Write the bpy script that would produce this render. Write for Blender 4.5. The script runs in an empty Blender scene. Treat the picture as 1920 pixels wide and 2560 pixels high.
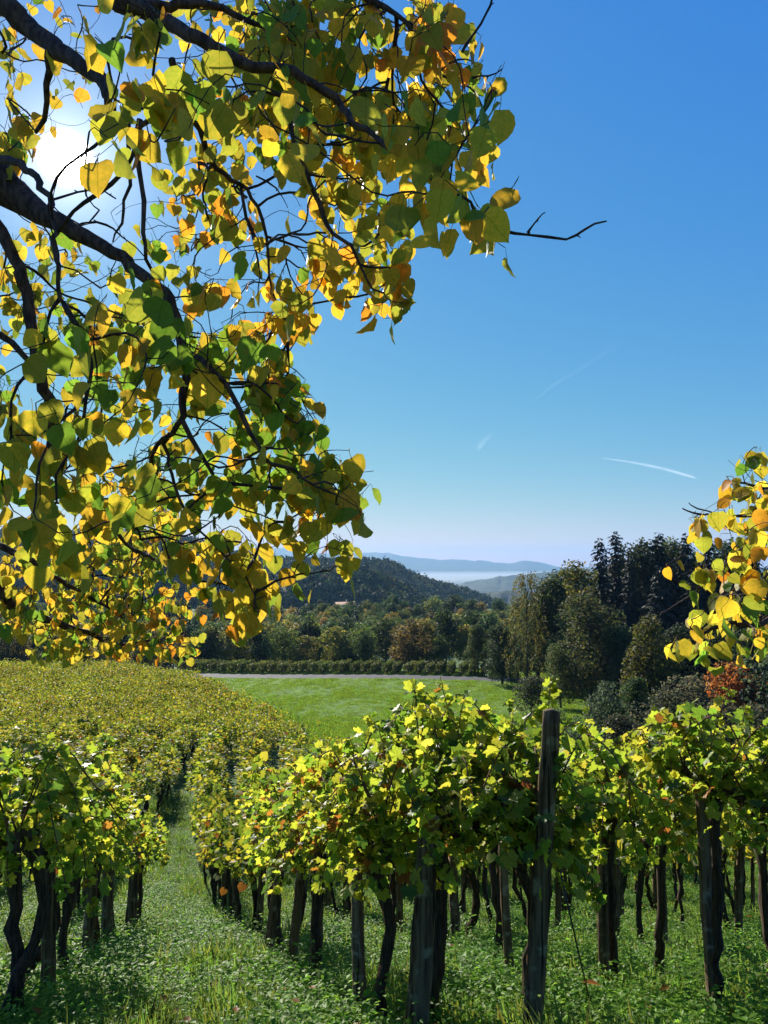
import bpy, math, random
import numpy as np
from mathutils import Vector, Matrix, noise as mnoise

rng = np.random.default_rng(11)
random.seed(5)
R = math.radians
sc = bpy.context.scene
COL = sc.collection

# ------------------------------------------------------------------ camera
FPX, CX, CY, HOR = 1934.0, 960.0, 1280.0, 1400.0
PITCH = math.atan((HOR - CY) / FPX)
cam_d = bpy.data.cameras.new('camera'); cam = bpy.data.objects.new('camera', cam_d); COL.objects.link(cam)
cam_d.sensor_fit = 'VERTICAL'; cam_d.sensor_height = 24.0; cam_d.lens = 24.0 * FPX / 2560.0
cam_d.clip_start = 0.05; cam_d.clip_end = 60000
cam.location = (0, 0, 0); cam.rotation_euler = (R(90) + PITCH, 0, 0)
sc.camera = cam
FWD = np.array([0, math.cos(PITCH), math.sin(PITCH)]); UP = np.array([0, -math.sin(PITCH), math.cos(PITCH)]); RT = np.array([1.0, 0, 0])
def ray(px, py):
    return FWD + (px - CX) / FPX * RT - (py - CY) / FPX * UP
def at(px, py, d):
    r = ray(px, py); return r * (d / r[1])
def proj(p):
    p = np.asarray(p, float); d = p @ FWD
    return np.stack([CX + FPX * (p @ RT) / d, CY - FPX * (p @ UP) / d, d], -1)

# ------------------------------------------------------------------ sky, sun, exposure
SUN_EL, SUN_AZ = R(26.2), R(-23.0)       # azimuth from +Y, negative = towards -X
SUN = np.array([math.sin(SUN_AZ) * math.cos(SUN_EL), math.cos(SUN_AZ) * math.cos(SUN_EL), math.sin(SUN_EL)])
world = bpy.data.worlds.new('World'); sc.world = world; world.use_nodes = True
wn, wl = world.node_tree.nodes, world.node_tree.links
wn.clear()
wo = wn.new('ShaderNodeOutputWorld'); bg = wn.new('ShaderNodeBackground'); sky = wn.new('ShaderNodeTexSky')
sky.sky_type = 'NISHITA'; sky.sun_disc = False; sky.sun_elevation = SUN_EL; sky.sun_rotation = SUN_AZ
sky.altitude = 300; sky.air_density = 1.0; sky.dust_density = 0.0; sky.ozone_density = 8.0
SKY_S, EXPO = 0.12, 0.88
bg.inputs['Strength'].default_value = SKY_S
# photographic tone of the clear sky: one gain and gamma per channel for the whole dome
sep = wn.new('ShaderNodeSeparateColor'); com = wn.new('ShaderNodeCombineColor'); wl.new(sky.outputs[0], sep.inputs[0])
for ch, (gain, gam) in enumerate(((1.22, 1.30), (.76, .70), (.73, .08))):
    pw = wn.new('ShaderNodeMath'); pw.operation = 'POWER'; pw.inputs[1].default_value = gam; wl.new(sep.outputs[ch], pw.inputs[0])
    ml = wn.new('ShaderNodeMath'); ml.operation = 'MULTIPLY'; ml.inputs[1].default_value = gain * SKY_S ** (gam - 1) / 2 ** EXPO; wl.new(pw.outputs[0], ml.inputs[0]); wl.new(ml.outputs[0], com.inputs[ch])
# the sun itself: a bright disc in the sky in the direction of the lamp
tc = wn.new('ShaderNodeTexCoord'); dot = wn.new('ShaderNodeVectorMath'); dot.operation = 'DOT_PRODUCT'
dot.inputs[1].default_value = SUN
mr = wn.new('ShaderNodeMapRange'); mr.interpolation_type = 'SMOOTHSTEP'
mr.inputs['From Min'].default_value = math.cos(R(1.75)); mr.inputs['From Max'].default_value = math.cos(R(0.5))
bg2 = wn.new('ShaderNodeBackground'); bg2.inputs['Color'].default_value = (1, 0.97, 0.9, 1)
mul = wn.new('ShaderNodeMath'); mul.operation = 'MULTIPLY'; mul.inputs[1].default_value = 12.0
add = wn.new('ShaderNodeAddShader')
wl.new(tc.outputs['Generated'], dot.inputs[0]); wl.new(dot.outputs['Value'], mr.inputs['Value'])
# bright aureole of scattered light round the sun
ac = wn.new('ShaderNodeMath'); ac.operation = 'ARCCOSINE'; wl.new(dot.outputs['Value'], ac.inputs[0])
a1 = wn.new('ShaderNodeMath'); a1.operation = 'MULTIPLY'; a1.inputs[1].default_value = -1 / R(1.9); wl.new(ac.outputs[0], a1.inputs[0])
a2 = wn.new('ShaderNodeMath'); a2.operation = 'EXPONENT'; wl.new(a1.outputs[0], a2.inputs[0])
a3 = wn.new('ShaderNodeMath'); a3.operation = 'MULTIPLY'; a3.inputs[1].default_value = 0.75; wl.new(a2.outputs[0], a3.inputs[0])
b1 = wn.new('ShaderNodeMath'); b1.operation = 'MULTIPLY'; b1.inputs[1].default_value = -1 / R(8.0); wl.new(ac.outputs[0], b1.inputs[0])
b2 = wn.new('ShaderNodeMath'); b2.operation = 'EXPONENT'; wl.new(b1.outputs[0], b2.inputs[0])
b3 = wn.new('ShaderNodeMath'); b3.operation = 'MULTIPLY_ADD'; b3.inputs[1].default_value = .20; wl.new(b2.outputs[0], b3.inputs[0]); wl.new(a3.outputs[0], b3.inputs[2])
a4 = wn.new('ShaderNodeMath'); a4.operation = 'ADD'; wl.new(mul.outputs[0], a4.inputs[0]); wl.new(b3.outputs[0], a4.inputs[1])
wl.new(mr.outputs['Result'], mul.inputs[0]); wl.new(a4.outputs[0], bg2.inputs['Strength'])
wl.new(com.outputs[0], bg.inputs['Color']); wl.new(bg.outputs[0], add.inputs[0]); wl.new(bg2.outputs[0], add.inputs[1])
wl.new(add.outputs[0], wo.inputs['Surface'])

sun_d = bpy.data.lights.new('sun', 'SUN'); sun = bpy.data.objects.new('sun', sun_d); COL.objects.link(sun)
sun_d.energy = 5.0; sun_d.angle = R(0.53); sun_d.color = (1.0, 0.93, 0.82)
sun.rotation_euler = Vector(SUN).to_track_quat('Z', 'Y').to_euler()

sc.view_settings.view_transform = 'Standard'; sc.view_settings.look = 'None'
sc.view_settings.exposure = EXPO; sc.view_settings.gamma = 1.0; sc.view_settings.use_curve_mapping = False
sc.render.engine = 'CYCLES'
cy = sc.cycles
cy.max_bounces = 6; cy.diffuse_bounces = 3; cy.glossy_bounces = 2; cy.transmission_bounces = 4
cy.transparent_max_bounces = 6; cy.volume_bounces = 0; cy.caustics_reflective = False; cy.caustics_refractive = False
cy.use_denoising = True
try: cy.denoiser = 'OPENIMAGEDENOISE'
except Exception: pass

# ------------------------------------------------------------------ helpers
def tag(o, label=None, cat=None, group=None, kind=None):
    if label: o['label'] = label
    if cat: o['category'] = cat
    if group: o['group'] = group
    if kind: o['kind'] = kind
    return o
def empty(name, loc, label=None, cat=None, group=None):
    o = bpy.data.objects.new(name, None); COL.objects.link(o); o.location = loc; o.empty_display_size = 0.1
    return tag(o, label, cat, group)
def mk_mesh(name, V, F, mat=None, cols=None, luv=None, smooth=False):
    me = bpy.data.meshes.new(name)
    V = np.ascontiguousarray(V, dtype=np.float32)
    Fs = F if isinstance(F, list) else [F]
    Fs = [np.asarray(f, dtype=np.int32) for f in Fs if len(f)]
    nl = sum(f.size for f in Fs); npoly = sum(len(f) for f in Fs)
    me.vertices.add(len(V)); me.vertices.foreach_set('co', V.ravel())
    me.loops.add(nl); me.polygons.add(npoly)
    me.loops.foreach_set('vertex_index', np.concatenate([f.ravel() for f in Fs]))
    ls = []; s = 0
    for f in Fs:
        k = f.shape[1]; ls.append(s + np.arange(len(f)) * k); s += f.size
    me.polygons.foreach_set('loop_start', np.concatenate(ls).astype(np.int32))
    if smooth: me.polygons.foreach_set('use_smooth', np.ones(npoly, dtype=bool))
    if cols is not None:
        a = me.attributes.new('Col', 'FLOAT_COLOR', 'POINT')
        c = np.ones((len(V), 4), np.float32); c[:, :3] = cols; a.data.foreach_set('color', c.ravel())
    if luv is not None:
        a = me.attributes.new('luv', 'FLOAT_VECTOR', 'POINT')
        c = np.zeros((len(V), 3), np.float32); c[:, :luv.shape[1]] = luv; a.data.foreach_set('vector', c.ravel())
    if mat: me.materials.append(mat)
    me.update(calc_edges=True); me.validate()
    return me
def mk_obj(name, me, parent=None, loc=None):
    o = bpy.data.objects.new(name, me); COL.objects.link(o)
    if parent is not None: o.parent = parent
    if loc is not None: o.location = loc
    return o
class Acc:
    def __init__(s): s.V = []; s.F4 = []; s.F3 = []; s.C = []; s.L = []; s.n = 0
    def add(s, V, F, col=(1, 1, 1), luv=None):
        V = np.asarray(V, float); F = np.asarray(F)
        if len(V) == 0: return
        s.V.append(V); (s.F4 if F.shape[1] == 4 else s.F3).append(F + s.n)
        c = np.empty((len(V), 3)); c[:] = col; s.C.append(c)
        l = np.zeros((len(V), 2));
        if luv is not None: l[:] = luv
        s.L.append(l); s.n += len(V)
    def mesh(s, name, mat, smooth=False):
        if not s.V: return None
        F = []
        if s.F4: F.append(np.concatenate(s.F4))
        if s.F3: F.append(np.concatenate(s.F3))
        return mk_mesh(name, np.concatenate(s.V), F, mat, np.concatenate(s.C), np.concatenate(s.L), smooth)
def tube(P, rad, sides=6, cap=True, jit=0.0, seed=0):
    P = np.asarray(P, float); n = len(P); rad = np.broadcast_to(np.asarray(rad, float), (n,)).copy()
    T = np.gradient(P, axis=0); T /= np.linalg.norm(T, axis=1, keepdims=True) + 1e-9
    ref = np.array([0.31, 0.87, 0.38]) if abs(T[:, 2]).mean() > .7 else np.array([0.1, 0.12, 1.0])
    A = np.cross(T, ref); A /= np.linalg.norm(A, axis=1, keepdims=True) + 1e-9
    B = np.cross(T, A)
    th = np.arange(sides) / sides * 2 * np.pi
    rr = np.ones((n, sides))
    if jit:
        g = np.random.default_rng(seed); rr += g.normal(0, jit, (1, sides)) + g.normal(0, jit * .7, (n, sides))
    V = P[:, None, :] + (rad[:, None] * rr)[..., None] * (np.cos(th)[None, :, None] * A[:, None, :] + np.sin(th)[None, :, None] * B[:, None, :])
    V = V.reshape(-1, 3)
    i = np.arange(n - 1)[:, None] * sides; j = np.arange(sides)[None, :]; j2 = (j + 1) % sides
    F = np.stack([i + j, i + j2, i + sides + j2, i + sides + j], -1).reshape(-1, 4)
    if cap:
        V = np.vstack([V, P[-1] + T[-1] * rad[-1] * .35, P[0]])
        k = n * sides; jj = np.arange(sides); b = (n - 1) * sides
        # caps as degenerate-free quads are not possible: use triangles folded into quads list via repeated strip
        caps = np.stack([b + jj, b + (jj + 1) % sides, np.full(sides, k)], -1)
        caps2 = np.stack([(jj + 1) % sides, jj, np.full(sides, k + 1)], -1)
        return V, F, np.vstack([caps, caps2])
    return V, F, None
def add_tube(acc, P, rad, sides=6, col=(1, 1, 1), jit=0.0, seed=0, cap=True):
    V, F, C = tube(P, rad, sides, cap, jit, seed)
    n0 = acc.n
    acc.add(V, F, col)
    if C is not None: acc.F3.append(C + n0)
def spline(pts, n):
    pts = np.asarray(pts, float); k = len(pts)
    if k == 2: return pts[0] + (pts[1] - pts[0]) * np.linspace(0, 1, n)[:, None]
    t = np.linspace(0, k - 1, n); i = np.clip(t.astype(int), 0, k - 2); f = (t - i)[:, None]
    p0 = pts[np.clip(i - 1, 0, k - 1)]; p1 = pts[i]; p2 = pts[i + 1]; p3 = pts[np.clip(i + 2, 0, k - 1)]
    return .5 * (2 * p1 + (p2 - p0) * f + (2 * p0 - 5 * p1 + 4 * p2 - p3) * f ** 2 + (3 * p1 - p0 - 3 * p2 + p3) * f ** 3)
def unit(v): return v / (np.linalg.norm(v, axis=-1, keepdims=True) + 1e-9)
def frames(y, z):
    """columns X,Y,Z with Y along y and Z near z"""
    y = unit(np.asarray(y, float)); x = unit(np.cross(y, z)); z = np.cross(x, y)
    return np.stack([x, y, z], -1)
def stamp(acc, tmpl, O, Rm, size, cols):
    tv, tf, tl = tmpl
    n = len(O)
    if n == 0: return
    V = O[:, None, :] + np.einsum('nij,vj->nvi', Rm, tv) * np.asarray(size).reshape(-1, 1, 1)
    nv = len(tv); off = (np.arange(n) * nv)[:, None, None]
    F = (tf[None] + off).reshape(-1, tf.shape[1])
    acc.add(V.reshape(-1, 3), F, np.repeat(np.asarray(cols), nv, axis=0), np.tile(tl, (n, 1)))

# ------------------------------------------------------------------ materials
def newmat(name):
    m = bpy.data.materials.new(name); m.use_nodes = True; nt = m.node_tree; nt.nodes.clear()
    o = nt.nodes.new('ShaderNodeOutputMaterial'); return m, nt.nodes, nt.links, o
def leaf_material(name, trans=0.5, rough=0.42, spec=0.35, vein=0, spots=0.0, tboost=1.25, vary=0.25, bump=0.0, tint=None):
    m, N, L, out = newmat(name)
    at_ = N.new('ShaderNodeAttribute'); at_.attribute_name = 'Col'
    oi = N.new('ShaderNodeObjectInfo')
    mx = N.new('ShaderNodeMix'); mx.data_type = 'RGBA'; mx.blend_type = 'MULTIPLY'; mx.inputs['Factor'].default_value = 1
    L.new(at_.outputs['Color'], mx.inputs['A']); L.new(oi.outputs['Color'], mx.inputs['B'])
    hs = N.new('ShaderNodeHueSaturation')
    r1 = N.new('ShaderNodeMapRange'); r1.inputs['To Min'].default_value = .8 * (1 - vary); r1.inputs['To Max'].default_value = .8 * (1 + vary)
    L.new(oi.outputs['Random'], r1.inputs['Value']); L.new(r1.outputs['Result'], hs.inputs['Value'])
    r2 = N.new('ShaderNodeMapRange'); r2.inputs['To Min'].default_value = .5 - vary * .07; r2.inputs['To Max'].default_value = .5 + vary * .07
    mm = N.new('ShaderNodeMath'); mm.operation = 'FRACT'; mm2 = N.new('ShaderNodeMath'); mm2.operation = 'MULTIPLY'; mm2.inputs[1].default_value = 7.31
    L.new(oi.outputs['Random'], mm2.inputs[0]); L.new(mm2.outputs[0], mm.inputs[0]); L.new(mm.outputs[0], r2.inputs['Value'])
    L.new(r2.outputs['Result'], hs.inputs['Hue'])
    L.new(mx.outputs['Result'], hs.inputs['Color'])
    col = hs.outputs['Color']
    if vein:
        lu = N.new('ShaderNodeAttribute'); lu.attribute_name = 'luv'
        sx = N.new('ShaderNodeSeparateXYZ'); L.new(lu.outputs['Vector'], sx.inputs[0])
        ab = N.new('ShaderNodeMath'); ab.operation = 'ABSOLUTE'; L.new(sx.outputs['X'], ab.inputs[0])
        def mth(op, a, b=None):
            n = N.new('ShaderNodeMath'); n.operation = op
            for k, v in enumerate((a, b)):
                if v is None: continue
                if isinstance(v, (int, float)): n.inputs[k].default_value = v
                else: L.new(v, n.inputs[k])
            return n.outputs[0]
        if vein == 1:       # pinnate: y - 0.7|x| repeating
            ph = mth('FRACT', mth('MULTIPLY', mth('SUBTRACT', sx.outputs['Y'], mth('MULTIPLY', ab.outputs[0], .75)), 7.0))
            lat = mth('LESS_THAN', ph, .10)
            mid = mth('LESS_THAN', ab.outputs[0], .014)
        else:               # palmate: rays from the leaf base
            ang = mth('ARCTAN2', ab.outputs[0], sx.outputs['Y'])
            ph = mth('FRACT', mth('ADD', mth('MULTIPLY', ang, 1.0 / .62), .04))
            lat = mth('LESS_THAN', ph, .08); mid = mth('LESS_THAN', ab.outputs[0], .012)
        vv = mth('MAXIMUM', mth('MULTIPLY', lat, .45), mth('MULTIPLY', mid, .8))
        vm = N.new('ShaderNodeMix'); vm.data_type = 'RGBA'; vm.blend_type = 'MULTIPLY'
        L.new(vv, vm.inputs['Factor']); L.new(col, vm.inputs['A']); vm.inputs['B'].default_value = (.62, .66, .5, 1)
        col = vm.outputs['Result']
    if vein:        # blades turn colour unevenly
        tq = N.new('ShaderNodeTexCoord'); nq = N.new('ShaderNodeTexNoise'); nq.inputs['Scale'].default_value = 2.2 if vein == 1 else 3.0; nq.inputs['Detail'].default_value = 3; L.new(tq.outputs['Object'], nq.inputs['Vector'])
        lu2 = N.new('ShaderNodeAttribute'); lu2.attribute_name = 'luv'; vq = N.new('ShaderNodeVectorMath'); vq.operation = 'MULTIPLY_ADD'; vq.inputs[1].default_value = (2.6, 2.0, 1); L.new(lu2.outputs['Vector'], vq.inputs[0])
        oq = N.new('ShaderNodeCombineXYZ'); mq = N.new('ShaderNodeMath'); mq.operation = 'MULTIPLY'; mq.inputs[1].default_value = 57.; L.new(oi.outputs['Random'], mq.inputs[0]); L.new(mq.outputs[0], oq.inputs['Z'])
        va = N.new('ShaderNodeVectorMath'); va.operation = 'ADD'; L.new(tq.outputs['Object'], va.inputs[0]); L.new(oq.outputs[0], va.inputs[1]); L.new(va.outputs[0], vq.inputs[2]); L.new(vq.outputs[0], nq.inputs['Vector'])
        rq = N.new('ShaderNodeMapRange'); rq.inputs['From Min'].default_value = .38; rq.inputs['From Max'].default_value = .66; L.new(nq.outputs['Fac'], rq.inputs['Value'])
        gq = N.new('ShaderNodeMix'); gq.data_type = 'RGBA'; gq.blend_type = 'MULTIPLY'; L.new(rq.outputs['Result'], gq.inputs['Factor']); L.new(col, gq.inputs['A']); gq.inputs['B'].default_value = (.74, .88, .75, 1) if vein == 1 else (.64, .86, .7, 1); col = gq.outputs['Result']
    if spots:
        tcn = N.new('ShaderNodeTexCoord'); ns = N.new('ShaderNodeTexNoise'); ns.inputs['Scale'].default_value = 34; ns.inputs['Detail'].default_value = 3
        L.new(tcn.outputs['Object'], ns.inputs['Vector'])
        rr = N.new('ShaderNodeMapRange'); rr.inputs['From Min'].default_value = .60; rr.inputs['From Max'].default_value = .74
        L.new(ns.outputs['Fac'], rr.inputs['Value'])
        ml = N.new('ShaderNodeMath'); ml.operation = 'MULTIPLY'; ml.inputs[1].default_value = spots; L.new(rr.outputs['Result'], ml.inputs[0])
        sm = N.new('ShaderNodeMix'); sm.data_type = 'RGBA'; L.new(ml.outputs[0], sm.inputs['Factor'])
        L.new(col, sm.inputs['A']); sm.inputs['B'].default_value = (.25, .11, .02, 1); col = sm.outputs['Result']
    p = N.new('ShaderNodeBsdfPrincipled'); p.inputs['Roughness'].default_value = rough; p.inputs['Specular IOR Level'].default_value = spec
    L.new(col, p.inputs['Base Color'])
    t = N.new('ShaderNodeBsdfTranslucent')
    tb = N.new('ShaderNodeMix'); tb.data_type = 'RGBA'; tb.blend_type = 'MULTIPLY'; tb.inputs['Factor'].default_value = 1
    L.new(col, tb.inputs['A']); tb.inputs['B'].default_value = (tboost * (tint or (1, 1, 1))[0], tboost * (tint or (1, 1, 1))[1], tboost * (tint or (1, 1, 1))[2], 1)
    L.new(tb.outputs['Result'], t.inputs['Color'])
    ms = N.new('ShaderNodeMixShader'); ms.inputs[0].default_value = trans
    L.new(p.outputs[0], ms.inputs[1]); L.new(t.outputs[0], ms.inputs[2]); L.new(ms.outputs[0], out.inputs['Surface'])
    if bump:
        nb = N.new('ShaderNodeTexNoise'); nb.inputs['Scale'].default_value = 60; b = N.new('ShaderNodeBump'); b.inputs['Strength'].default_value = bump; b.inputs['Distance'].default_value = .004
        tcn = N.new('ShaderNodeTexCoord'); L.new(tcn.outputs['Object'], nb.inputs['Vector']); L.new(nb.outputs['Fac'], b.inputs['Height']); L.new(b.outputs['Normal'], p.inputs['Normal'])
    return m
def bark_material(name, dark, light, scale=14, stretch=.16, lichen=None, bump=.6, dist=.01, checks=False):
    m, N, L, out = newmat(name)
    tcn = N.new('ShaderNodeTexCoord'); mp = N.new('ShaderNodeMapping'); mp.inputs['Scale'].default_value = (1, 1, stretch)
    L.new(tcn.outputs['Object'], mp.inputs['Vector'])
    ns = N.new('ShaderNodeTexNoise'); ns.inputs['Scale'].default_value = scale * 3; ns.inputs['Detail'].default_value = 6; ns.inputs['Roughness'].default_value = .65
    L.new(mp.outputs[0], ns.inputs['Vector'])
    cr = N.new('ShaderNodeValToRGB'); cr.color_ramp.elements[0].position = .40; cr.color_ramp.elements[1].position = .60
    cr.color_ramp.elements[0].color = (*dark, 1); cr.color_ramp.elements[1].color = (*light, 1)
    L.new(ns.outputs['Fac'], cr.inputs[0]); col = cr.outputs[0]
    if lichen:
        n2 = N.new('ShaderNodeTexNoise'); n2.inputs['Scale'].default_value = scale * .9; n2.inputs['Detail'].default_value = 5
        L.new(tcn.outputs['Object'], n2.inputs['Vector'])
        rr = N.new('ShaderNodeMapRange'); rr.inputs['From Min'].default_value = .56; rr.inputs['From Max'].default_value = .64; L.new(n2.outputs['Fac'], rr.inputs['Value'])
        mx = N.new('ShaderNodeMix'); mx.data_type = 'RGBA'; L.new(rr.outputs['Result'], mx.inputs['Factor']); L.new(col, mx.inputs['A']); mx.inputs['B'].default_value = (*lichen, 1)
        col = mx.outputs['Result']
    p = N.new('ShaderNodeBsdfPrincipled'); p.inputs['Roughness'].default_value = .85; p.inputs['Specular IOR Level'].default_value = .25
    L.new(col, p.inputs['Base Color'])
    if checks:      # drying cracks that run up the wood
        m3 = N.new('ShaderNodeMapping'); m3.inputs['Scale'].default_value = (1, 1, .035); L.new(tcn.outputs['Object'], m3.inputs['Vector'])
        n3 = N.new('ShaderNodeTexNoise'); n3.inputs['Scale'].default_value = 55; n3.inputs['Detail'].default_value = 3; L.new(m3.outputs[0], n3.inputs['Vector'])
        r3 = N.new('ShaderNodeMapRange'); r3.inputs['From Min'].default_value = .34; r3.inputs['From Max'].default_value = .42; L.new(n3.outputs['Fac'], r3.inputs['Value'])
        x3 = N.new('ShaderNodeMix'); x3.data_type = 'RGBA'; L.new(r3.outputs['Result'], x3.inputs['Factor']); x3.inputs['A'].default_value = (*[c * .35 for c in dark], 1); L.new(col, x3.inputs['B']); L.new(x3.outputs['Result'], p.inputs['Base Color'])
        a3 = N.new('ShaderNodeMath'); a3.operation = 'MULTIPLY_ADD'; a3.inputs[1].default_value = .5; L.new(ns.outputs['Fac'], a3.inputs[0]); L.new(r3.outputs['Result'], a3.inputs[2])
    b = N.new('ShaderNodeBump'); b.inputs['Strength'].default_value = bump; b.inputs['Distance'].default_value = dist
    L.new(a3.outputs[0] if checks else ns.outputs['Fac'], b.inputs['Height']); L.new(b.outputs['Normal'], p.inputs['Normal']); L.new(p.outputs[0], out.inputs['Surface'])
    return m
def ground_material(name, c1, c2, c3, scale, trans=0.0, bump=.5, rough=.9, spec=.15, streak=1.0, dist=.3):
    m, N, L, out = newmat(name)
    tcn = N.new('ShaderNodeTexCoord'); mp = N.new('ShaderNodeMapping'); mp.inputs['Scale'].default_value = (1, streak, 1); L.new(tcn.outputs['Object'], mp.inputs['Vector'])
    n1 = N.new('ShaderNodeTexNoise'); n1.inputs['Scale'].default_value = scale; n1.inputs['Detail'].default_value = 8; n1.inputs['Roughness'].default_value = .7
    n2 = N.new('ShaderNodeTexNoise'); n2.inputs['Scale'].default_value = scale * .07; n2.inputs['Detail'].default_value = 4
    L.new(mp.outputs[0], n1.inputs['Vector']); L.new(tcn.outputs['Object'], n2.inputs['Vector'])
    cr = N.new('ShaderNodeValToRGB'); cr.color_ramp.elements[0].position = .35; cr.color_ramp.elements[1].position = .68
    cr.color_ramp.elements[0].color = (*c1, 1); cr.color_ramp.elements[1].color = (*c2, 1); L.new(n1.outputs['Fac'], cr.inputs[0])
    rr = N.new('ShaderNodeMapRange'); rr.inputs['From Min'].default_value = .42; rr.inputs['From Max'].default_value = .66; L.new(n2.outputs['Fac'], rr.inputs['Value'])
    mx = N.new('ShaderNodeMix'); mx.data_type = 'RGBA'; L.new(rr.outputs['Result'], mx.inputs['Factor']); L.new(cr.outputs[0], mx.inputs['A']); mx.inputs['B'].default_value = (*c3, 1)
    p = N.new('ShaderNodeBsdfPrincipled'); p.inputs['Roughness'].default_value = rough; p.inputs['Specular IOR Level'].default_value = spec
    L.new(mx.outputs['Result'], p.inputs['Base Color'])
    b = N.new('ShaderNodeBump'); b.inputs['Strength'].default_value = bump; b.inputs['Distance'].default_value = dist
    L.new(n1.outputs['Fac'], b.inputs['Height']); L.new(b.outputs['Normal'], p.inputs['Normal']); L.new(p.outputs[0], out.inputs['Surface'])
    return m
def plain_material(name, col, rough=.8, spec=.2, nscale=0, nvar=.2):
    m, N, L, out = newmat(name)
    p = N.new('ShaderNodeBsdfPrincipled'); p.inputs['Roughness'].default_value = rough; p.inputs['Specular IOR Level'].default_value = spec
    tcn = N.new('ShaderNodeTexCoord'); ns = N.new('ShaderNodeTexNoise'); ns.inputs['Scale'].default_value = nscale or 8; ns.inputs['Detail'].default_value = 5
    L.new(tcn.outputs['Object'], ns.inputs['Vector'])
    cr = N.new('ShaderNodeValToRGB'); cr.color_ramp.elements[0].position = .3; cr.color_ramp.elements[1].position = .7
    cr.color_ramp.elements[0].color = (*[c * (1 - nvar) for c in col], 1); cr.color_ramp.elements[1].color = (*[min(1, c * (1 + nvar)) for c in col], 1)
    L.new(ns.outputs['Fac'], cr.inputs[0]); L.new(cr.outputs[0], p.inputs['Base Color']); L.new(p.outputs[0], out.inputs['Surface'])
    return m

M = {}
M['fruit_leaf'] = leaf_material('fruit_leaf', trans=.58, rough=.5, spec=.2, vein=1, spots=.5, tboost=1.9, vary=.16, bump=.15)
M['vine_leaf'] = leaf_material('vine_leaf', trans=.58, rough=.45, spec=.32, vein=2, spots=.35, tboost=1.95, vary=.18, bump=.2)
M['vine_far'] = leaf_material('vine_far', trans=.5, rough=.55, spec=.28, tboost=1.4, vary=.25)
M['tree_leaf'] = leaf_material('tree_leaf', trans=.48, rough=.6, spec=.2, tboost=2.1, vary=.3)
M['hill_leaf'] = leaf_material('hill_leaf', trans=.25, rough=.7, spec=.15, tboost=1.2, vary=.4)
M['needle'] = leaf_material('needle', trans=.15, rough=.6, spec=.2, tboost=1.0, vary=.25)
M['grass'] = leaf_material('grass', trans=.55, rough=.4, spec=.4, tboost=1.5, vary=.3)
M['weed'] = leaf_material('weed', trans=.55, rough=.5, spec=.16, tboost=1.5, vary=.25)
M['fruit_bark'] = bark_material('fruit_bark', (.03, .017, .011), (.105, .062, .042), 16, .3)
M['twig'] = bark_material('twig', (.02, .012, .012), (.06, .038, .036), 30, .5)
M['vine_bark'] = bark_material('vine_bark', (.022, .013, .007), (.085, .052, .028), 22, .12, bump=.9)
M['post'] = bark_material('post', (.060, .034, .014), (.21, .125, .055), 12, .05, lichen=(.26, .20, .10), bump=1.0, dist=.015, checks=True)
M['post_grey'] = bark_material('post_grey', (.08, .05, .026), (.235, .155, .088), 12, .08, lichen=(.33, .27, .19), bump=.9, dist=.012, checks=True)
M['tree_bark'] = bark_material('tree_bark', (.03, .024, .02), (.10, .085, .07), 2, .2, dist=.05)
M['cane'] = bark_material('cane', (.07, .03, .015), (.18, .09, .04), 40, .4)
M['ground'] = ground_material('ground', (.03, .055, .01), (.09, .17, .025), (.06, .12, .02), 1.6, bump=.8)
M['meadow'] = ground_material('meadow', (.045, .12, .007), (.14, .26, .015), (.13, .225, .016), .8, bump=1.0, streak=.35, dist=.5)
M['hills'] = ground_material('hills', (.02, .03, .01), (.05, .075, .02), (.035, .05, .015), .05, bump=.6, dist=3)
M['road'] = plain_material('road', (.06, .058, .057), .85, .2, .5, .3)
M['wire'] = plain_material('wire', (.03, .03, .03), .5, .5)

# ------------------------------------------------------------------ terrain
VY = np.array([-12, -3, 0, 2, 3, 4.47, 7.8, 12, 16.7, 22, 29, 45, 60, 80, 93, 104, 125, 150, 158, 170, 185, 200, 250, 300, 350, 400, 430, 460, 520])
VZ = np.array([-.6, -1.2, -1.55, -1.80, -2.08, -2.6, -3.92, -5.6, -7.3, -8.55, -9.6, -11.2, -12.4, -13.4, -14.3, -16.4, -20.4, -22.9, -23.3, -23.8, -26, -30, -36.5, -39, -37, -30, -27.5, -29, -50])
BY = np.array([-12, 0, 10, 16, 30, 45, 60, 80, 100, 130, 150, 158, 170, 185, 200, 250, 300, 350, 400, 430, 460, 520])
BZ = np.array([-2, -3.6, -7.2, -9.2, -12.4, -14.8, -16.7, -18.8, -20.4, -22.1, -22.9, -23.15, -23.7, -26, -30, -36.5, -39, -37, -30, -27.5, -29, -50])
XY = np.array([-12, 15, 25, 30, 37, 41, 55, 72, 80, 93, 110, 600])
XB = np.array([15, 13, 8, 3, -1.5, -3, -8.7, -14.8, -19.4, -31, -70, -900])
_yy = np.linspace(-12, 520, 2400)
def _sm(y, z, w=11):
    v = np.interp(_yy, y, z); k = np.hanning(w + 2)[1:-1]; k /= k.sum()
    return np.convolve(np.pad(v, w // 2, mode='edge'), k, mode='valid')
_V = _sm(VY, VZ); _B = _sm(BY, BZ, 31); _X = _sm(XY, XB, 31)
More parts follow.
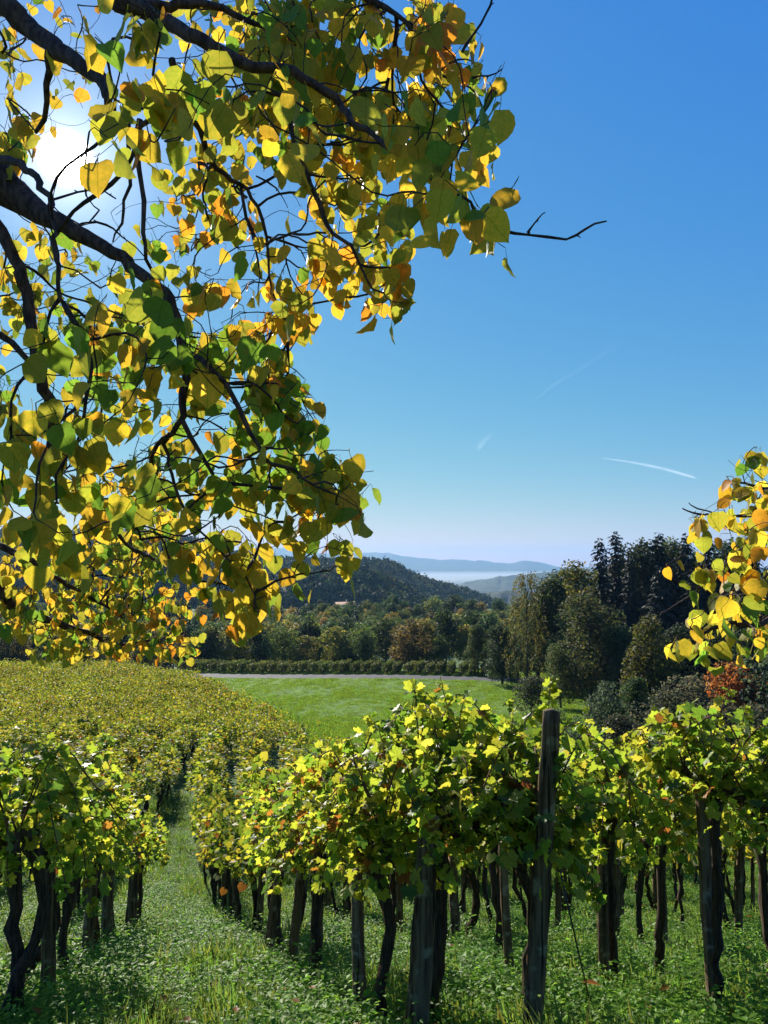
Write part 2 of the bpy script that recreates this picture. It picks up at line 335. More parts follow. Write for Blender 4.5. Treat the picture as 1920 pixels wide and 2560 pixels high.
def hgt(x, y):
    x = np.asarray(x, float); y = np.asarray(y, float)
    v = np.interp(y, _yy, _V); b = np.interp(y, _yy, _B); xb = np.interp(y, _yy, _X)
    t = np.maximum(0, x - xb - 1.0)
    a = v - .42 * t * t / (t + 3.0)
    z = np.where(y > 150, np.where(y > 170, b, v + (b - v) * np.clip((y - 150) / 20, 0, 1)), np.maximum(a, np.minimum(b, v)))
    z = np.where(y > 150, b, z)
    return z + .05 * np.sin(x * 1.7 + y * .6) * np.sin(y * 1.1 - x * .4) * np.clip((y - 3) / 3, 0, 1) + .35 * np.sin(x * .071 + 1) * np.sin(y * .053) * np.clip((y - 40) / 60, 0, 1)
def ground_pt(px, py, lift=0.0):
    """ground below the place where the line of sight meets the grass tops"""
    r = ray(px, py)
    ys = np.linspace(1.0, 160, 8000); g = hgt(r[0] / r[1] * ys, ys) + lift - r[2] / r[1] * ys
    i = np.argmax(g > 0); y = ys[i]; return np.array([r[0] / r[1] * y, y, float(hgt(r[0] / r[1] * y, y))])

def grid_mesh(name, X, Y, Z, mat, smooth=True):
    ny, nx = X.shape
    V = np.stack([X, Y, Z], -1).reshape(-1, 3)
    i = np.arange(ny - 1)[:, None] * nx; j = np.arange(nx - 1)[None]
    F = np.stack([i + j, i + j + 1, i + nx + j + 1, i + nx + j], -1).reshape(-1, 4)
    return mk_mesh(name, V, F, mat, smooth=smooth)
ys = np.concatenate([np.arange(-10, 3, 1.0), np.arange(3, 20, .25), np.arange(20, 100, 1.0), np.arange(100, 200, 2.5), np.arange(200, 481, 8)])
us = np.linspace(-1.25, 1.25, 161)
Yg, Ug = np.meshgrid(ys, us, indexing='ij'); Xg = Ug * (np.maximum(Yg, 0) + 14)
o = mk_obj('ground', grid_mesh('ground', Xg, Yg, hgt(Xg, Yg), M['ground'])); tag(o, kind='structure')
# meadow sheet: between the vineyard shoulder, the road and the wood
ys = np.arange(34, 172, 1.5); n = 60
Yg = np.repeat(ys[:, None], n, 1); T = np.linspace(0, 1, n)[None]
x0 = np.interp(ys, _yy, _X)[:, None] + 1.6; x0 = np.maximum(x0, -75); x1 = np.maximum(np.interp(ys, [34, 60, 100, 145, 172], [3, 12, 26, 38, 48])[:, None], x0 + 2)
Xg = x0 + (x1 - x0) * T
o = mk_obj('meadow', grid_mesh('meadow', Xg, Yg, hgt(Xg, Yg) + .04, M['meadow'])); tag(o, kind='structure')
# road
xs = np.linspace(-90, 60, 90); yc = 151.5 - .16 * (xs - 0) + .0006 * xs ** 2 - .00035 * np.maximum(xs - 5, 0) ** 2 * 4
yc = np.interp(xs, [-90, -40, -15, 5, 20, 34, 60], [168, 159.5, 154.5, 150.5, 147, 147.5, 156])
yc = np.convolve(np.pad(yc, 6, mode='edge'), np.ones(13) / 13, 'valid')
def road_y(x): return np.interp(x, xs, yc)
RW = 2.6
w = np.linspace(-RW, RW, 7)
Xr = np.repeat(xs[:, None], 7, 1); Yr = yc[:, None] + w[None]
zc = hgt(xs, yc)[:, None] + .12 + 0 * w[None]
o = mk_obj('road', grid_mesh('road', Xr, Yr, zc + .03 * (1 - (w / RW) ** 2)[None], M['road'])); tag(o, kind='structure')

# hills between half a kilometre and two kilometres, from ridge lines
def pxv(tab, u, dist, lift):
    t = np.array(tab, float); v = np.interp(CX + u * FPX, t[:, 0], t[:, 1] + lift)
    return (HOR - v) / FPX * dist
RB = [(-900, 1415), (-200, 1400), (0, 1392), (300, 1385), (450, 1404), (600, 1425), (700, 1428), (800, 1418), (907, 1424), (980, 1450), (1054, 1484), (1110, 1500), (1164, 1512), (1250, 1530), (1400, 1560), (2200, 1640), (3000, 1700)]
RA = [(-900, 1320), (0, 1326), (300, 1330), (417, 1335), (482, 1345), (560, 1372), (640, 1389), (697, 1393), (784, 1395), (898, 1397), (971, 1400), (999, 1414), (1026, 1432), (1072, 1445), (1118, 1458), (1164, 1470), (1210, 1488), (1255, 1512), (1400, 1540), (2200, 1600), (3000, 1640)]
def fbm(x, y, s, seed=0):
    v = np.zeros_like(x); a = 1.0
    g = np.random.default_rng(seed)
    for k in range(4):
        for q in range(3):
            an = g.uniform(0, 6.28); ph = g.uniform(0, 6.28)
            v += a * np.sin((x * math.cos(an) + y * math.sin(an)) / s * 6.28 * (1 + .3 * q) + ph + 1.3 * np.sin((x * math.sin(an) - y * math.cos(an)) / s * 4 + ph)) / 3
        a *= .5; s *= .5
    return v
def hill_h(x, y):
    u = x / y
    hb = pxv(RB, u, 800, 22); ha = pxv(RA, u, 1300, 15)
    ks = [440, 480, 560, 640, 800, 900, 980, 1300, 1450, 1700, 2100]
    zs = [np.full_like(u, -30.5), np.full_like(u, -38.), np.full_like(u, -62.), np.full_like(u, -68.), hb, hb - 22, (hb + ha) / 2 - 40, ha, ha - 40, np.minimum(ha - 130, -140), np.full_like(u, -206.)]
    z = zs[0].copy()
    for k in range(len(ks) - 1):
        t = np.clip((y - ks[k]) / (ks[k + 1] - ks[k]), 0, 1); t = t * t * (3 - 2 * t) if k in (3, 4, 6, 7) else t
        z = np.where(y >= ks[k], zs[k] + (zs[k + 1] - zs[k]) * t, z)
    return z + fbm(x, y, 210, 3) * 5 * (1 - .85 * np.exp(-((y - 1300) / 160.) ** 2)) * np.clip((y - 520) / 150, 0, 1) * np.clip((2000 - y) / 500, 0, 1)
ys = np.concatenate([np.arange(440, 1500, 14.), np.arange(1500, 2101, 40)])
us = np.linspace(-1.1, 1.1, 260)
Yg, Ug = np.meshgrid(ys, us, indexing='ij'); Xg = Ug * Yg
o = mk_obj('hills', grid_mesh('hills', Xg, Yg, hill_h(Xg, Yg), M['hills'])); tag(o, kind='structure')
# plain and far ranges
M['plain'] = ground_material('plain', (.06, .08, .04), (.20, .20, .13), (.13, .15, .09), .004, bump=.0, streak=.35)
Yg, Ug = np.meshgrid(np.array([1900, 2300, 3000, 4000, 6000, 9000, 14000, 17500.]), np.linspace(-.9, .9, 20), indexing='ij')
o = mk_obj('plain', grid_mesh('plain', Ug * Yg, Yg, np.full_like(Yg, -205.), M['plain'])); tag(o, kind='structure')
M['range'] = ground_material('range', (.02, .03, .012), (.06, .075, .03), (.04, .055, .02), .012, bump=.5, dist=30)
def range_mesh(name, tab, dist, base, depth, nz, seed, amp):
    px = np.linspace(tab[0][0], tab[-1][0], 220); t = np.array(tab, float); v = np.interp(px, t[:, 0], t[:, 1])
    crest = (HOR - v) / FPX * dist; u = (px - CX) / FPX
    S = np.linspace(-1, 1, nz)[:, None]; prof = (1 - np.abs(S)) ** .8
    Y = dist + S * depth; X = u[None] * Y
    Z = base + (crest[None] - base) * prof
    Z = Z + fbm(X, np.broadcast_to(Y, X.shape) * .8, amp * 9, seed) * amp * (1 - np.abs(S)) * np.where(np.abs(S) < .08, .3, 1)
    o = mk_obj(name, grid_mesh(name, X, np.broadcast_to(Y, X.shape), np.maximum(Z, base - 2), M['range'])); tag(o, kind='structure'); return o
range_mesh('near_hill', [(1080, 1530), (1150, 1505), (1190, 1490), (1225, 1480), (1260, 1477), (1300, 1481), (1360, 1490), (1600, 1500), (2000, 1540)], 2300, -206, 450, 13, 1, 12)
range_mesh('low_hill', [(1120, 1466), (1182, 1453), (1220, 1446), (1255, 1440), (1300, 1438), (1338, 1433), (1402, 1426), (1480, 1424), (1600, 1420), (2000, 1430), (2400, 1460)], 5200, -206, 900, 15, 2, 22)
range_mesh('mountains', [(-900, 1385), (-300, 1372), (0, 1370), (300, 1372), (560, 1380), (640, 1374), (697, 1369), (742, 1371), (784, 1381), (820, 1384), (880, 1383), (898, 1379), (915, 1383), (958, 1380), (990, 1387), (1026, 1393), (1075, 1396), (1105, 1401), (1132, 1397), (1170, 1401), (1210, 1403), (1274, 1410), (1301, 1402), (1324, 1402), (1352, 1407), (1374, 1417), (1402, 1421), (1500, 1424), (1900, 1420), (2600, 1400)], 13500, -206, 2200, 17, 4, 45)

# ------------------------------------------------------------------ scatter through geometry nodes (uncountable masses)
def scatter(name, pts, rot, scl, idx, protos, label=None, cat=None, parent=None):
    coll = bpy.data.collections.new(name + '_source')
    for i, p in enumerate(protos):
        ob = bpy.data.objects.new('%s_%02d' % (name, i), p); coll.objects.link(ob)
    me = bpy.data.meshes.new(name); me.vertices.add(len(pts)); me.vertices.foreach_set('co', np.asarray(pts, np.float32).ravel())
    a = me.attributes.new('rot', 'FLOAT_VECTOR', 'POINT'); a.data.foreach_set('vector', np.asarray(rot, np.float32).ravel())
    a = me.attributes.new('scl', 'FLOAT', 'POINT'); a.data.foreach_set('value', np.asarray(scl, np.float32).ravel())
    a = me.attributes.new('idx', 'INT', 'POINT'); a.data.foreach_set('value', np.asarray(idx, np.int32).ravel())
    ng = bpy.data.node_groups.new(name + '_nodes', 'GeometryNodeTree')
    ng.interface.new_socket('Geometry', in_out='INPUT', socket_type='NodeSocketGeometry'); ng.interface.new_socket('Geometry', in_out='OUTPUT', socket_type='NodeSocketGeometry')
    N, L = ng.nodes, ng.links
    gi = N.new('NodeGroupInput'); go = N.new('NodeGroupOutput'); ip = N.new('GeometryNodeInstanceOnPoints'); ci = N.new('GeometryNodeCollectionInfo')
    ci.inputs['Collection'].default_value = coll; ci.inputs['Separate Children'].default_value = True; ci.inputs['Reset Children'].default_value = True
    def attr(n, t):
        a = N.new('GeometryNodeInputNamedAttribute'); a.data_type = t; a.inputs['Name'].default_value = n; return a.outputs[0]
    ip.inputs['Pick Instance'].default_value = True
    L.new(gi.outputs[0], ip.inputs['Points']); L.new(ci.outputs[0], ip.inputs['Instance']); L.new(attr('idx', 'INT'), ip.inputs['Instance Index'])
    e2r = N.new('FunctionNodeEulerToRotation'); L.new(attr('rot', 'FLOAT_VECTOR'), e2r.inputs[0]); L.new(e2r.outputs[0], ip.inputs['Rotation'])
    L.new(attr('scl', 'FLOAT'), ip.inputs['Scale']); L.new(ip.outputs[0], go.inputs[0])
    o = mk_obj(name, me, parent); md = o.modifiers.new('scatter', 'NODES'); md.node_group = ng
    return tag(o, label, cat, kind='stuff')

# ------------------------------------------------------------------ leaf templates
def quad_leaf(w=1.0, l=1.0, bend=.15):
    tv = np.array([[-.5 * w, 0, 0], [.5 * w, 0, 0], [.5 * w, l, 0], [-.5 * w, l, 0.]]); tv[2:, 2] = bend
    return tv, np.array([[0, 1, 2, 3]]), tv[:, :2]
def diamond_leaf(w=.8, l=1.0, fold=.12):
    tv = np.array([[0, 0, 0], [.5 * w, .45 * l, fold], [0, l, -.05], [-.5 * w, .45 * l, fold]])
    return tv, np.array([[0, 1, 2], [0, 2, 3]]), tv[:, :2]
def ovate_leaf(g, petiole=.42, fold=.10, curl=.18):
    T = np.array([0, .06, .2, .4, .6, .78, .91, 1.0]); W = np.array([.05, .24, .43, .475, .40, .25, .09, .0]) * g.uniform(.9, 1.06)
    tv = []; 
    cx = g.uniform(-.06, .06)
    for t, w in zip(T, W):
        wl, wr = w * g.uniform(.92, 1.08), w * g.uniform(.92, 1.08)
        zc = -curl * t * t + .02 * math.sin(t * 9); xm = cx * math.sin(t * 3.1)
        back = -.09 * (1 - t) ** 3 if w > .1 else 0
        tv += [[xm - wl, t + back, zc + fold * wl / .45 * g.uniform(.5, 1.4)], [xm, t, zc], [xm + wr, t + back, zc + fold * wr / .45 * g.uniform(.5, 1.4)]]
    tv = np.array(tv); n = len(T); F = []
    for k in range(n - 1):
        for c in (0, 1): F.append([k * 3 + c, k * 3 + c + 1, k * 3 + 4 + c, k * 3 + 3 + c])
    luv = np.array([[v[0], v[1]] for v in tv])
    tv[:, 1] += petiole
    # petiole: thin three sided stalk, bent, from the twig to the blade
    P = spline([[0, 0, 0], [0.02, petiole * .5, .03], [0, petiole + .03, 0]], 4); pv, pf, _ = tube(P, .012, 3, False)
    pl = np.full((len(pv), 2), [.3, .37])
    return np.vstack([tv, pv]), np.vstack([np.array(F), pf + len(tv)]), np.vstack([luv, pl])
def vine_leaf(g, petiole=.35):
    # five lobes: angle from the tip axis and radius
    a = np.radians([0, 14, 27, 38, 52, 68, 80, 98, 118, 140, 160]); r = np.array([.98, .80, .66, .80, .90, .72, .60, .74, .70, .62, .40])
    pts = []; rr = r * g.uniform(.92, 1.08, len(r)); rl = r * g.uniform(.92, 1.08, len(r))
    ang = list(-a[::-1]) + list(a[1:]); rad = list(rl[::-1]) + list(rr[1:])
    for an, q in zip(ang, rad): pts.append([q * math.sin(an) * .62, q * math.cos(an) * .62, 0])
    pts = np.array(pts); wave = np.array([.07 * math.sin(5 * x + g.uniform(0, 6)) for x in ang])
    pts[:, 2] = wave - .20 * (np.hypot(pts[:, 0], pts[:, 1]) / .6) ** 2 * g.uniform(-.1, 1.0) + .10 * np.abs(pts[:, 0])
    pts = np.vstack([pts, [[0, 0, 0]]]); n = len(pts) - 1
    F = np.array([[i, i + 1, n] for i in range(n - 1)])[:, ::-1]
    luv = pts[:, :2].copy(); pts[:, 1] += petiole
    pv = np.array([[-.012, 0, 0], [.012, 0, 0], [.012, petiole, 0.0], [-.012, petiole, 0.0], [0, 0, -.02], [0, petiole, -.02]])
    pf = np.array([[0, 1, 2], [0, 2, 3], [4, 0, 3], [4, 3, 5]])
    return np.vstack([pts, pv]), np.vstack([F, pf + len(pts)]), np.vstack([luv, np.full((6, 2), [.05, .3])])
def small_vine_leaf(g):
    a = np.radians([-150, -100, -55, 0, 55, 100, 150]); r = np.array([.5, .75, .85, 1, .85, .75, .5]) * g.uniform(.85, 1.1, 7) * .6
    pts = np.stack([r * np.sin(a), r * np.cos(a) + .15, g.uniform(-.08, .08, 7)], -1); pts = np.vstack([pts, [[0, .1, .04]]])
    F = np.array([[i + 1, i, 7] for i in range(6)]); return pts, F, pts[:, :2]
g0 = np.random.default_rng(2)
OVATE = [ovate_leaf(g0, petiole=g0.uniform(.3, .5), fold=g0.uniform(.02, .2), curl=g0.uniform(-.05, .3)) for _ in range(8)]
VINE = [vine_leaf(g0) for _ in range(8)]
SVINE = [small_vine_leaf(g0) for _ in range(4)]

# ------------------------------------------------------------------ background tree kinds
def rand_dirs(n, g): return unit(g.normal(size=(n, 3)))
def crown_cards(blobs, n, size, g, col, colvar=.25, droop=0.0, long=1.0, shell=.55, light=None):
    """leaf sprays spread through the volume of overlapping blobs"""
    acc = Acc(); tm = diamond_leaf(.85, 1.0, .16)
    vol = np.array([b[3] * b[4] * b[5] for b in blobs]) ** (2 / 3.); pick = g.choice(len(blobs), n, p=vol / vol.sum())
    B = np.array(blobs)[pick]; d = rand_dirs(n, g); rr = g.uniform(shell, 1.06, n) ** .6
    P = B[:, :3] + d * B[:, 3:6] * rr[:, None]
    nz = unit(d + g.normal(0, .75, (n, 3)) + np.array([0, 0, .35]))
    yv = np.cross(nz, rand_dirs(n, g)) + np.array([0, 0, -droop])
    Rm = frames(yv, nz)
    c = np.array(col)[None] * np.exp(g.normal(0, colvar, (n, 1))) * np.exp(g.normal(0, .1, (n, 3)))
    if light is not None:
        k = (g.random(n) < light[1])[:, None]; c = np.where(k, np.array(light[0])[None] * np.exp(g.normal(0, .2, (n, 1))), c)
    sz = size * g.uniform(.6, 1.35, n)
    tv = tm[0].copy(); tv[:, 1] *= long
    stamp(acc, (tv, tm[1], tm[2]), P, Rm, sz, c)
    return acc
def limbs(acc, H, spread, g, r0, n=9, top=.85, low=.25, lean=0):
    add_tube(acc, spline([[0, 0, -.5], [g.uniform(-.2, .2), g.uniform(-.2, .2), H * .3], [g.uniform(-.4, .4) + lean, g.uniform(-.4, .4), H * .6], [g.uniform(-.5, .5) + lean, g.uniform(-.5, .5), H * top]], 9), np.linspace(r0, r0 * .15, 9), 7)
    for k in range(n):
        t = g.uniform(low, top * .8); a = g.uniform(0, 6.28); s = spread * g.uniform(.5, .95)
        p0 = np.array([0, 0, H * t]); p2 = p0 + [math.cos(a) * s, math.sin(a) * s, H * g.uniform(.1, .25)]
        add_tube(acc, spline([p0, (p0 + p2) / 2 + [0, 0, H * .03], p2], 5), np.linspace(r0 * .35, r0 * .06, 5), 5)
def broadleaf(seed, H=10., W=4.2, n=2600, size=.42, col=(.05, .075, .018), low=.12, colvar=.28, light=None, droop=0., nb=13):
    g = np.random.default_rng(seed); blobs = []
    for k in range(nb):
        z = H * g.uniform(low + .1, .9); f = math.sin(math.pi * min(1, max(.05, (z / H - low + .12) / (1.12 - low)))) ** .7
        a = g.uniform(0, 6.28); rr = W * f * g.uniform(.2, .68); s = W * g.uniform(.3, .5) * (.6 + .5 * f)
        blobs.append([math.cos(a) * rr, math.sin(a) * rr, z, s, s, s * g.uniform(.7, 1.0)])
    blobs.append([0, 0, H * .55, W * .55, W * .55, H * .36]); blobs.append([0, 0, H * .9, W * .25, W * .25, H * .1])
    cr = crown_cards(blobs, n, size, g, col, colvar, droop, light=light)
    tr = Acc(); limbs(tr, H, W, g, H * .018)
    return tr.mesh('trunk', M['tree_bark'], True), cr.mesh('crown', M['tree_leaf'])
def conifer(seed, H=24., W=3.6, col=(.012, .022, .012), per=11, step=.62, low=.06, cards=9):
    g = np.random.default_rng(seed); acc = Acc(); tr = Acc()
    add_tube(tr, spline([[0, 0, -.5], [.1, 0, H * .5], [0, .1, H * .995]], 8), np.linspace(H * .013, .02, 8), 7)
    P = []; Y = []; Z = []; S = []
    z = H * low
    while z < H * .985:
        f = (1 - z / H); L0 = W * (f ** .64) * g.uniform(.75, 1.12) + .15
        nb = max(4, int(per * (0.45 + .55 * f)))
        a0 = g.uniform(0, 6.28)
        for k in range(nb):
            if g.random() < .1: continue
            a = a0 + k / nb * 6.28 + g.uniform(-.25, .25); L1 = L0 * g.uniform(.6, 1.12)
            dr = np.array([math.cos(a), math.sin(a), 0.]); sag = g.uniform(.2, .75)
            base = np.array([0, 0, z + g.uniform(-.55, .55)])
            m = max(3, int(cards * L1 / W + 2))
            for q in range(m):
                t = (q + g.uniform(.2, .9)) / m
                p = base + dr * L1 * t + np.array([0, 0, -sag * L1 * t + .25 * L1 * t * t])
                P.append(p); side = g.uniform(-1, 1)
                Y.append(dr * .7 + np.cross(dr, [0, 0, 1]) * side * .8 + np.array([0, 0, -.55])); Z.append(np.array([0, 0, 1.]) + dr * .3 + g.normal(0, .35, 3)); S.append(g.uniform(.5, 1.25) * (.6 + .4 * f))
            if L1 > 1.5: add_tube(tr, [base, base + dr * L1 * .55 + [0, 0, -sag * L1 * .45]], [.035, .012], 3, cap=False)
        z += step * (.6 + .6 * f) * g.uniform(.8, 1.2)
    n = len(P); c = np.array(col)[None] * np.exp(g.normal(0, .3, (n, 1))) * np.exp(g.normal(0, .08, (n, 3)))
    stamp(acc, diamond_leaf(.55, 1.15, .1), np.array(P), frames(np.array(Y), np.array(Z)), np.array(S), c)
    return tr.mesh('trunk', M['tree_bark'], True), acc.mesh('crown', M['needle'])
def birch(seed, H=17., n=5200):
    g = np.random.default_rng(seed); acc = Acc(); tr = Acc(); limbs(tr, H, 3.0, g, .16, 16, .97, .25)
    P = []; Y = []
    for k in range(230):
        t = g.uniform(.12, .98); a = g.uniform(0, 6.28); w = 3.3 * math.sin(math.pi * min(1, (1 - t) * .62 + .12)) * g.uniform(.2, 1.0)
        p = np.array([math.cos(a) * w, math.sin(a) * w, H * t]); L1 = g.uniform(.9, 2.6)
        m = int(26 * L1 / 1.7); s = np.sort(g.random(m))[:, None]
        q = p + s * np.array([math.cos(a) * .25, math.sin(a) * .25, -1.0]) * L1 + g.normal(0, .12, (m, 3)); P.append(q); Y.append(np.tile([math.cos(a) * .4, math.sin(a) * .4, -1.], (m, 1)) + g.normal(0, .5, (m, 3)))
    P = np.concatenate(P); Y = np.concatenate(Y); n = len(P)
    c = np.where(g.random((n, 1)) < .3, np.array([[.13, .105, .02]]), np.array([[.07, .085, .02]])) * np.exp(g.normal(0, .25, (n, 1)))
    stamp(acc, diamond_leaf(.75, 1.0, .12), P, frames(Y, rand_dirs(n, g)), g.uniform(.16, .30, n), c)
    return tr.mesh('trunk', M['tree_bark'], True), acc.mesh('crown', M['tree_leaf'])

GRN, DGRN, OLV, YEL, BRN, RED = (.075, .105, .02), (.038, .06, .015), (.125, .13, .024), (.25, .18, .025), (.135, .11, .03), (.26, .12, .022)
WOOD = [broadleaf(21, col=GRN, light=((.2, .19, .03), .2)), broadleaf(22, col=DGRN, W=4.6), broadleaf(23, col=OLV, light=((.16, .12, .02), .25)), broadleaf(24, col=(.035, .06, .018), W=3.6, H=10.5),
        broadleaf(25, col=BRN, light=((.19, .15, .03), .3)), broadleaf(26, col=YEL, light=((.24, .15, .02), .3), W=3.8), broadleaf(27, col=GRN, W=5.2, nb=17, n=3000), conifer(28, H=14, W=2.5, per=9, step=.55, cards=7)]
def plant(protos, name, loc, height, label, cat, group, protoH, rz=None, wscale=1.0, tint=None):
    e = empty(name, loc, label, cat, group)
    s = height / protoH; e.scale = (s * wscale, s * wscale, s); e.rotation_euler = (0, 0, random.uniform(0, 6.28) if rz is None else rz)
    for nm, me in zip(('trunk', 'crown'), protos):
        c = bpy.data.objects.new(nm, me); COL.objects.link(c); c.parent = e
        if nm == 'crown':
            t = random.uniform(.8, 1.2); tt = tint or (1, 1, 1)
            c.color = (t * tt[0], t * tt[1], t * tt[2], 1)
    return e

# ---- the wood beyond the road
skyline = np.full(1920, 1e9)
cand = []
gw = np.random.default_rng(77)
y = 178.
while y < 425:
    sp = 6.5 + (y - 178) / 250 * 2.0
    for x in np.arange(-.56 * y, .30 * y, sp):
        xx = x + gw.uniform(-.4, .4) * sp; yy = y + gw.uniform(-.45, .45) * sp
        px = CX + FPX * xx / yy
        if yy > road_y(xx) + 19 and not (yy > 395 and 500 < px < 990): cand.append((yy, xx))
    y += sp * .95
cand.sort(); nt = 0
WL = ['rounded green tree', 'dark green tree', 'olive green autumn tree',
      'narrow dark green tree', 'rusty brown autumn tree', 'golden yellow autumn tree',
      'wide spreading green tree', 'slim dark conifer']
hidden = []
for yy, xx in cand:
    px = CX + FPX * xx / yy; z = float(hgt(xx, yy)); front = yy < road_y(xx) + 32
    H = gw.uniform(9.5, 15) if not front else gw.uniform(7, 12.5)
    top = proj(np.array([xx, yy, z + H]))[1]; wpx = FPX * H * .3 / yy
    i0, i1 = int(max(0, px - wpx)), int(min(1919, px + wpx))
    if i1 <= i0: continue
    vis = (skyline[i0:i1] > top + 5).mean()
    prof = top + (np.abs(np.arange(i0, i1) - px) / max(wpx, 1)) ** 2 * H * .35 * FPX / yy
    if vis > .3 and nt < 300:
        zone = 'on the front edge' if front else ('deep inside' if yy < 300 else 'at the back'); zone += ' of the wood'; lat = 'behind the hanging branches' if px < 640 else ('above the road' if px < 1000 else 'near the birch')
        pr = np.array([3, 3, 2.5, 2, 1.2, .8, 2, 1.0] if not front else [2.5, 1.5, 3, 1, 2.5, 2, 1.5, .3]); k = int(gw.choice(8, p=pr / pr.sum()))
        plant(WOOD[k], 'broadleaf_tree' if k < 7 else 'conifer_tree', (xx, yy, z), H * (1.15 if k == 7 else 1), WL[k] + ' ' + zone + ' ' + lat, 'tree', 'wood trees ' + zone + ' ' + lat + ' %d' % k, 10.0 if k < 7 else 14.0, wscale=gw.uniform(.85, 1.25)); nt += 1
    skyline[i0:i1] = np.minimum(skyline[i0:i1], prof)
print('wood trees', nt)

# ---- forest covering the hills
def lump(seed, col, n=70, con=False):
    g = np.random.default_rng(seed)
    if con:
        P = []; 
        blobs = [[0, 0, 3, 2.2, 2.2, 3], [0, 0, 6.5, 1.6, 1.6, 3], [0, 0, 10, .9, .9, 3.2]]
    else: blobs = [[g.uniform(-1.5, 1.5), g.uniform(-1.5, 1.5), 5 + g.uniform(-1.5, 3), 3, 3, 2.6] for _ in range(4)] + [[0, 0, 4.5, 3.6, 3.6, 4.5]]
    a = crown_cards(blobs, n, 2.5, g, col, .25, shell=.8); return a.mesh('hill_tree', M['needle' if con else 'hill_leaf'])
HILLT = [lump(1, GRN), lump(2, DGRN), lump(3, OLV), lump(4, (.035, .055, .015)), lump(5, BRN), lump(6, (.02, .032, .014), con=True)]
n = 26000; gy = np.random.default_rng(8)
yy = 1500 * np.sqrt(gy.uniform((500 / 1500.) ** 2, 1, n)); uu = gy.uniform(-.56, .36, n); xx = uu * yy
zz = hill_h(xx, yy); px = CX + uu * FPX; py = HOR - zz / yy * FPX
keep = ~((np.hypot((px - 715) / 46, (py - 1447) / 22) < 1) & (yy < 900)) & ~((px > 470) & (px < 640) & (yy < 640))
xx, yy, zz = xx[keep], yy[keep], zz[keep]; n = len(xx)
scatter('hill_forest', np.stack([xx, yy, zz - .6], -1), np.stack([np.zeros(n), np.zeros(n), gy.uniform(0, 6.28, n)], -1), gy.uniform(.75, 1.35, n), gy.choice(6, n, p=[.25, .22, .22, .15, .08, .08]), HILLT,
        'dense autumn forest covering the blue shaded hillsides', 'forest')

# ---- forest edge to the right of the meadow
BIR = birch(31)
BIG = [broadleaf(41, H=16, W=4.4, n=8500, size=.34, col=(.05, .072, .018), light=((.13, .115, .02), .16), nb=26, low=.05), broadleaf(42, H=16, W=4.8, n=8500, size=.30, col=(.068, .088, .024), light=((.115, .11, .03), .3), nb=28, low=.03),
       broadleaf(43, H=16, W=4.4, n=7500, size=.36, col=(.085, .095, .018), light=((.17, .14, .02), .25), nb=30, low=.03), broadleaf(44, H=16, W=4.6, n=8500, size=.34, col=(.032, .052, .016), nb=26, low=.04)]
SPR = [conifer(51, W=5.0, per=15, step=.5, cards=15), conifer(52, W=5.8, per=15, step=.52, cards=17), conifer(53, W=4.4, per=14, step=.5, cards=13)]
SHR = [broadleaf(61, H=4, W=2.2, n=3000, size=.17, col=(.055, .06, .026), low=.0, nb=12), broadleaf(62, H=4, W=2.0, n=3000, size=.16, col=RED, light=((.25, .10, .02), .4), low=.02, nb=12), broadleaf(63, H=4, W=2.3, n=3200, size=.17, col=(.04, .06, .025), light=((.07, .09, .045), .3), low=.0, nb=14), broadleaf(64, H=4, W=2.2, n=3000, size=.15, col=(.085, .078, .036), light=((.06, .07, .035), .4), low=.0, nb=12)]
def forest_tree(kind, px, top, d, label, ws=1.0, group=None, tint=None):
    p = at(px, 1600, d); x, yv = p[0], p[1]; z = float(hgt(x, yv)); zt = (HOR - top) / FPX * d
    H = zt - z
    lib = {'birch': (BIR, 17.), 'spruce0': (SPR[0], 24.), 'spruce1': (SPR[1], 24.), 'spruce2': (SPR[2], 24.)}
    for i in range(4): lib['big%d' % i] = (BIG[i], 16.); lib['shrub%d' % i] = (SHR[i], 4.)
    pr, ph = lib[kind]
    nm = {'b': 'broadleaf_tree', 's': 'spruce_tree'}[kind[0]]
    if kind == 'birch': nm = 'birch_tree'
    if kind.startswith('shrub'): nm = 'shrub'
    return plant(pr, nm, (x, yv, z), H * 1.02, label, 'shrub' if nm == 'shrub' else 'tree', group, ph, wscale=ws, tint=tint)
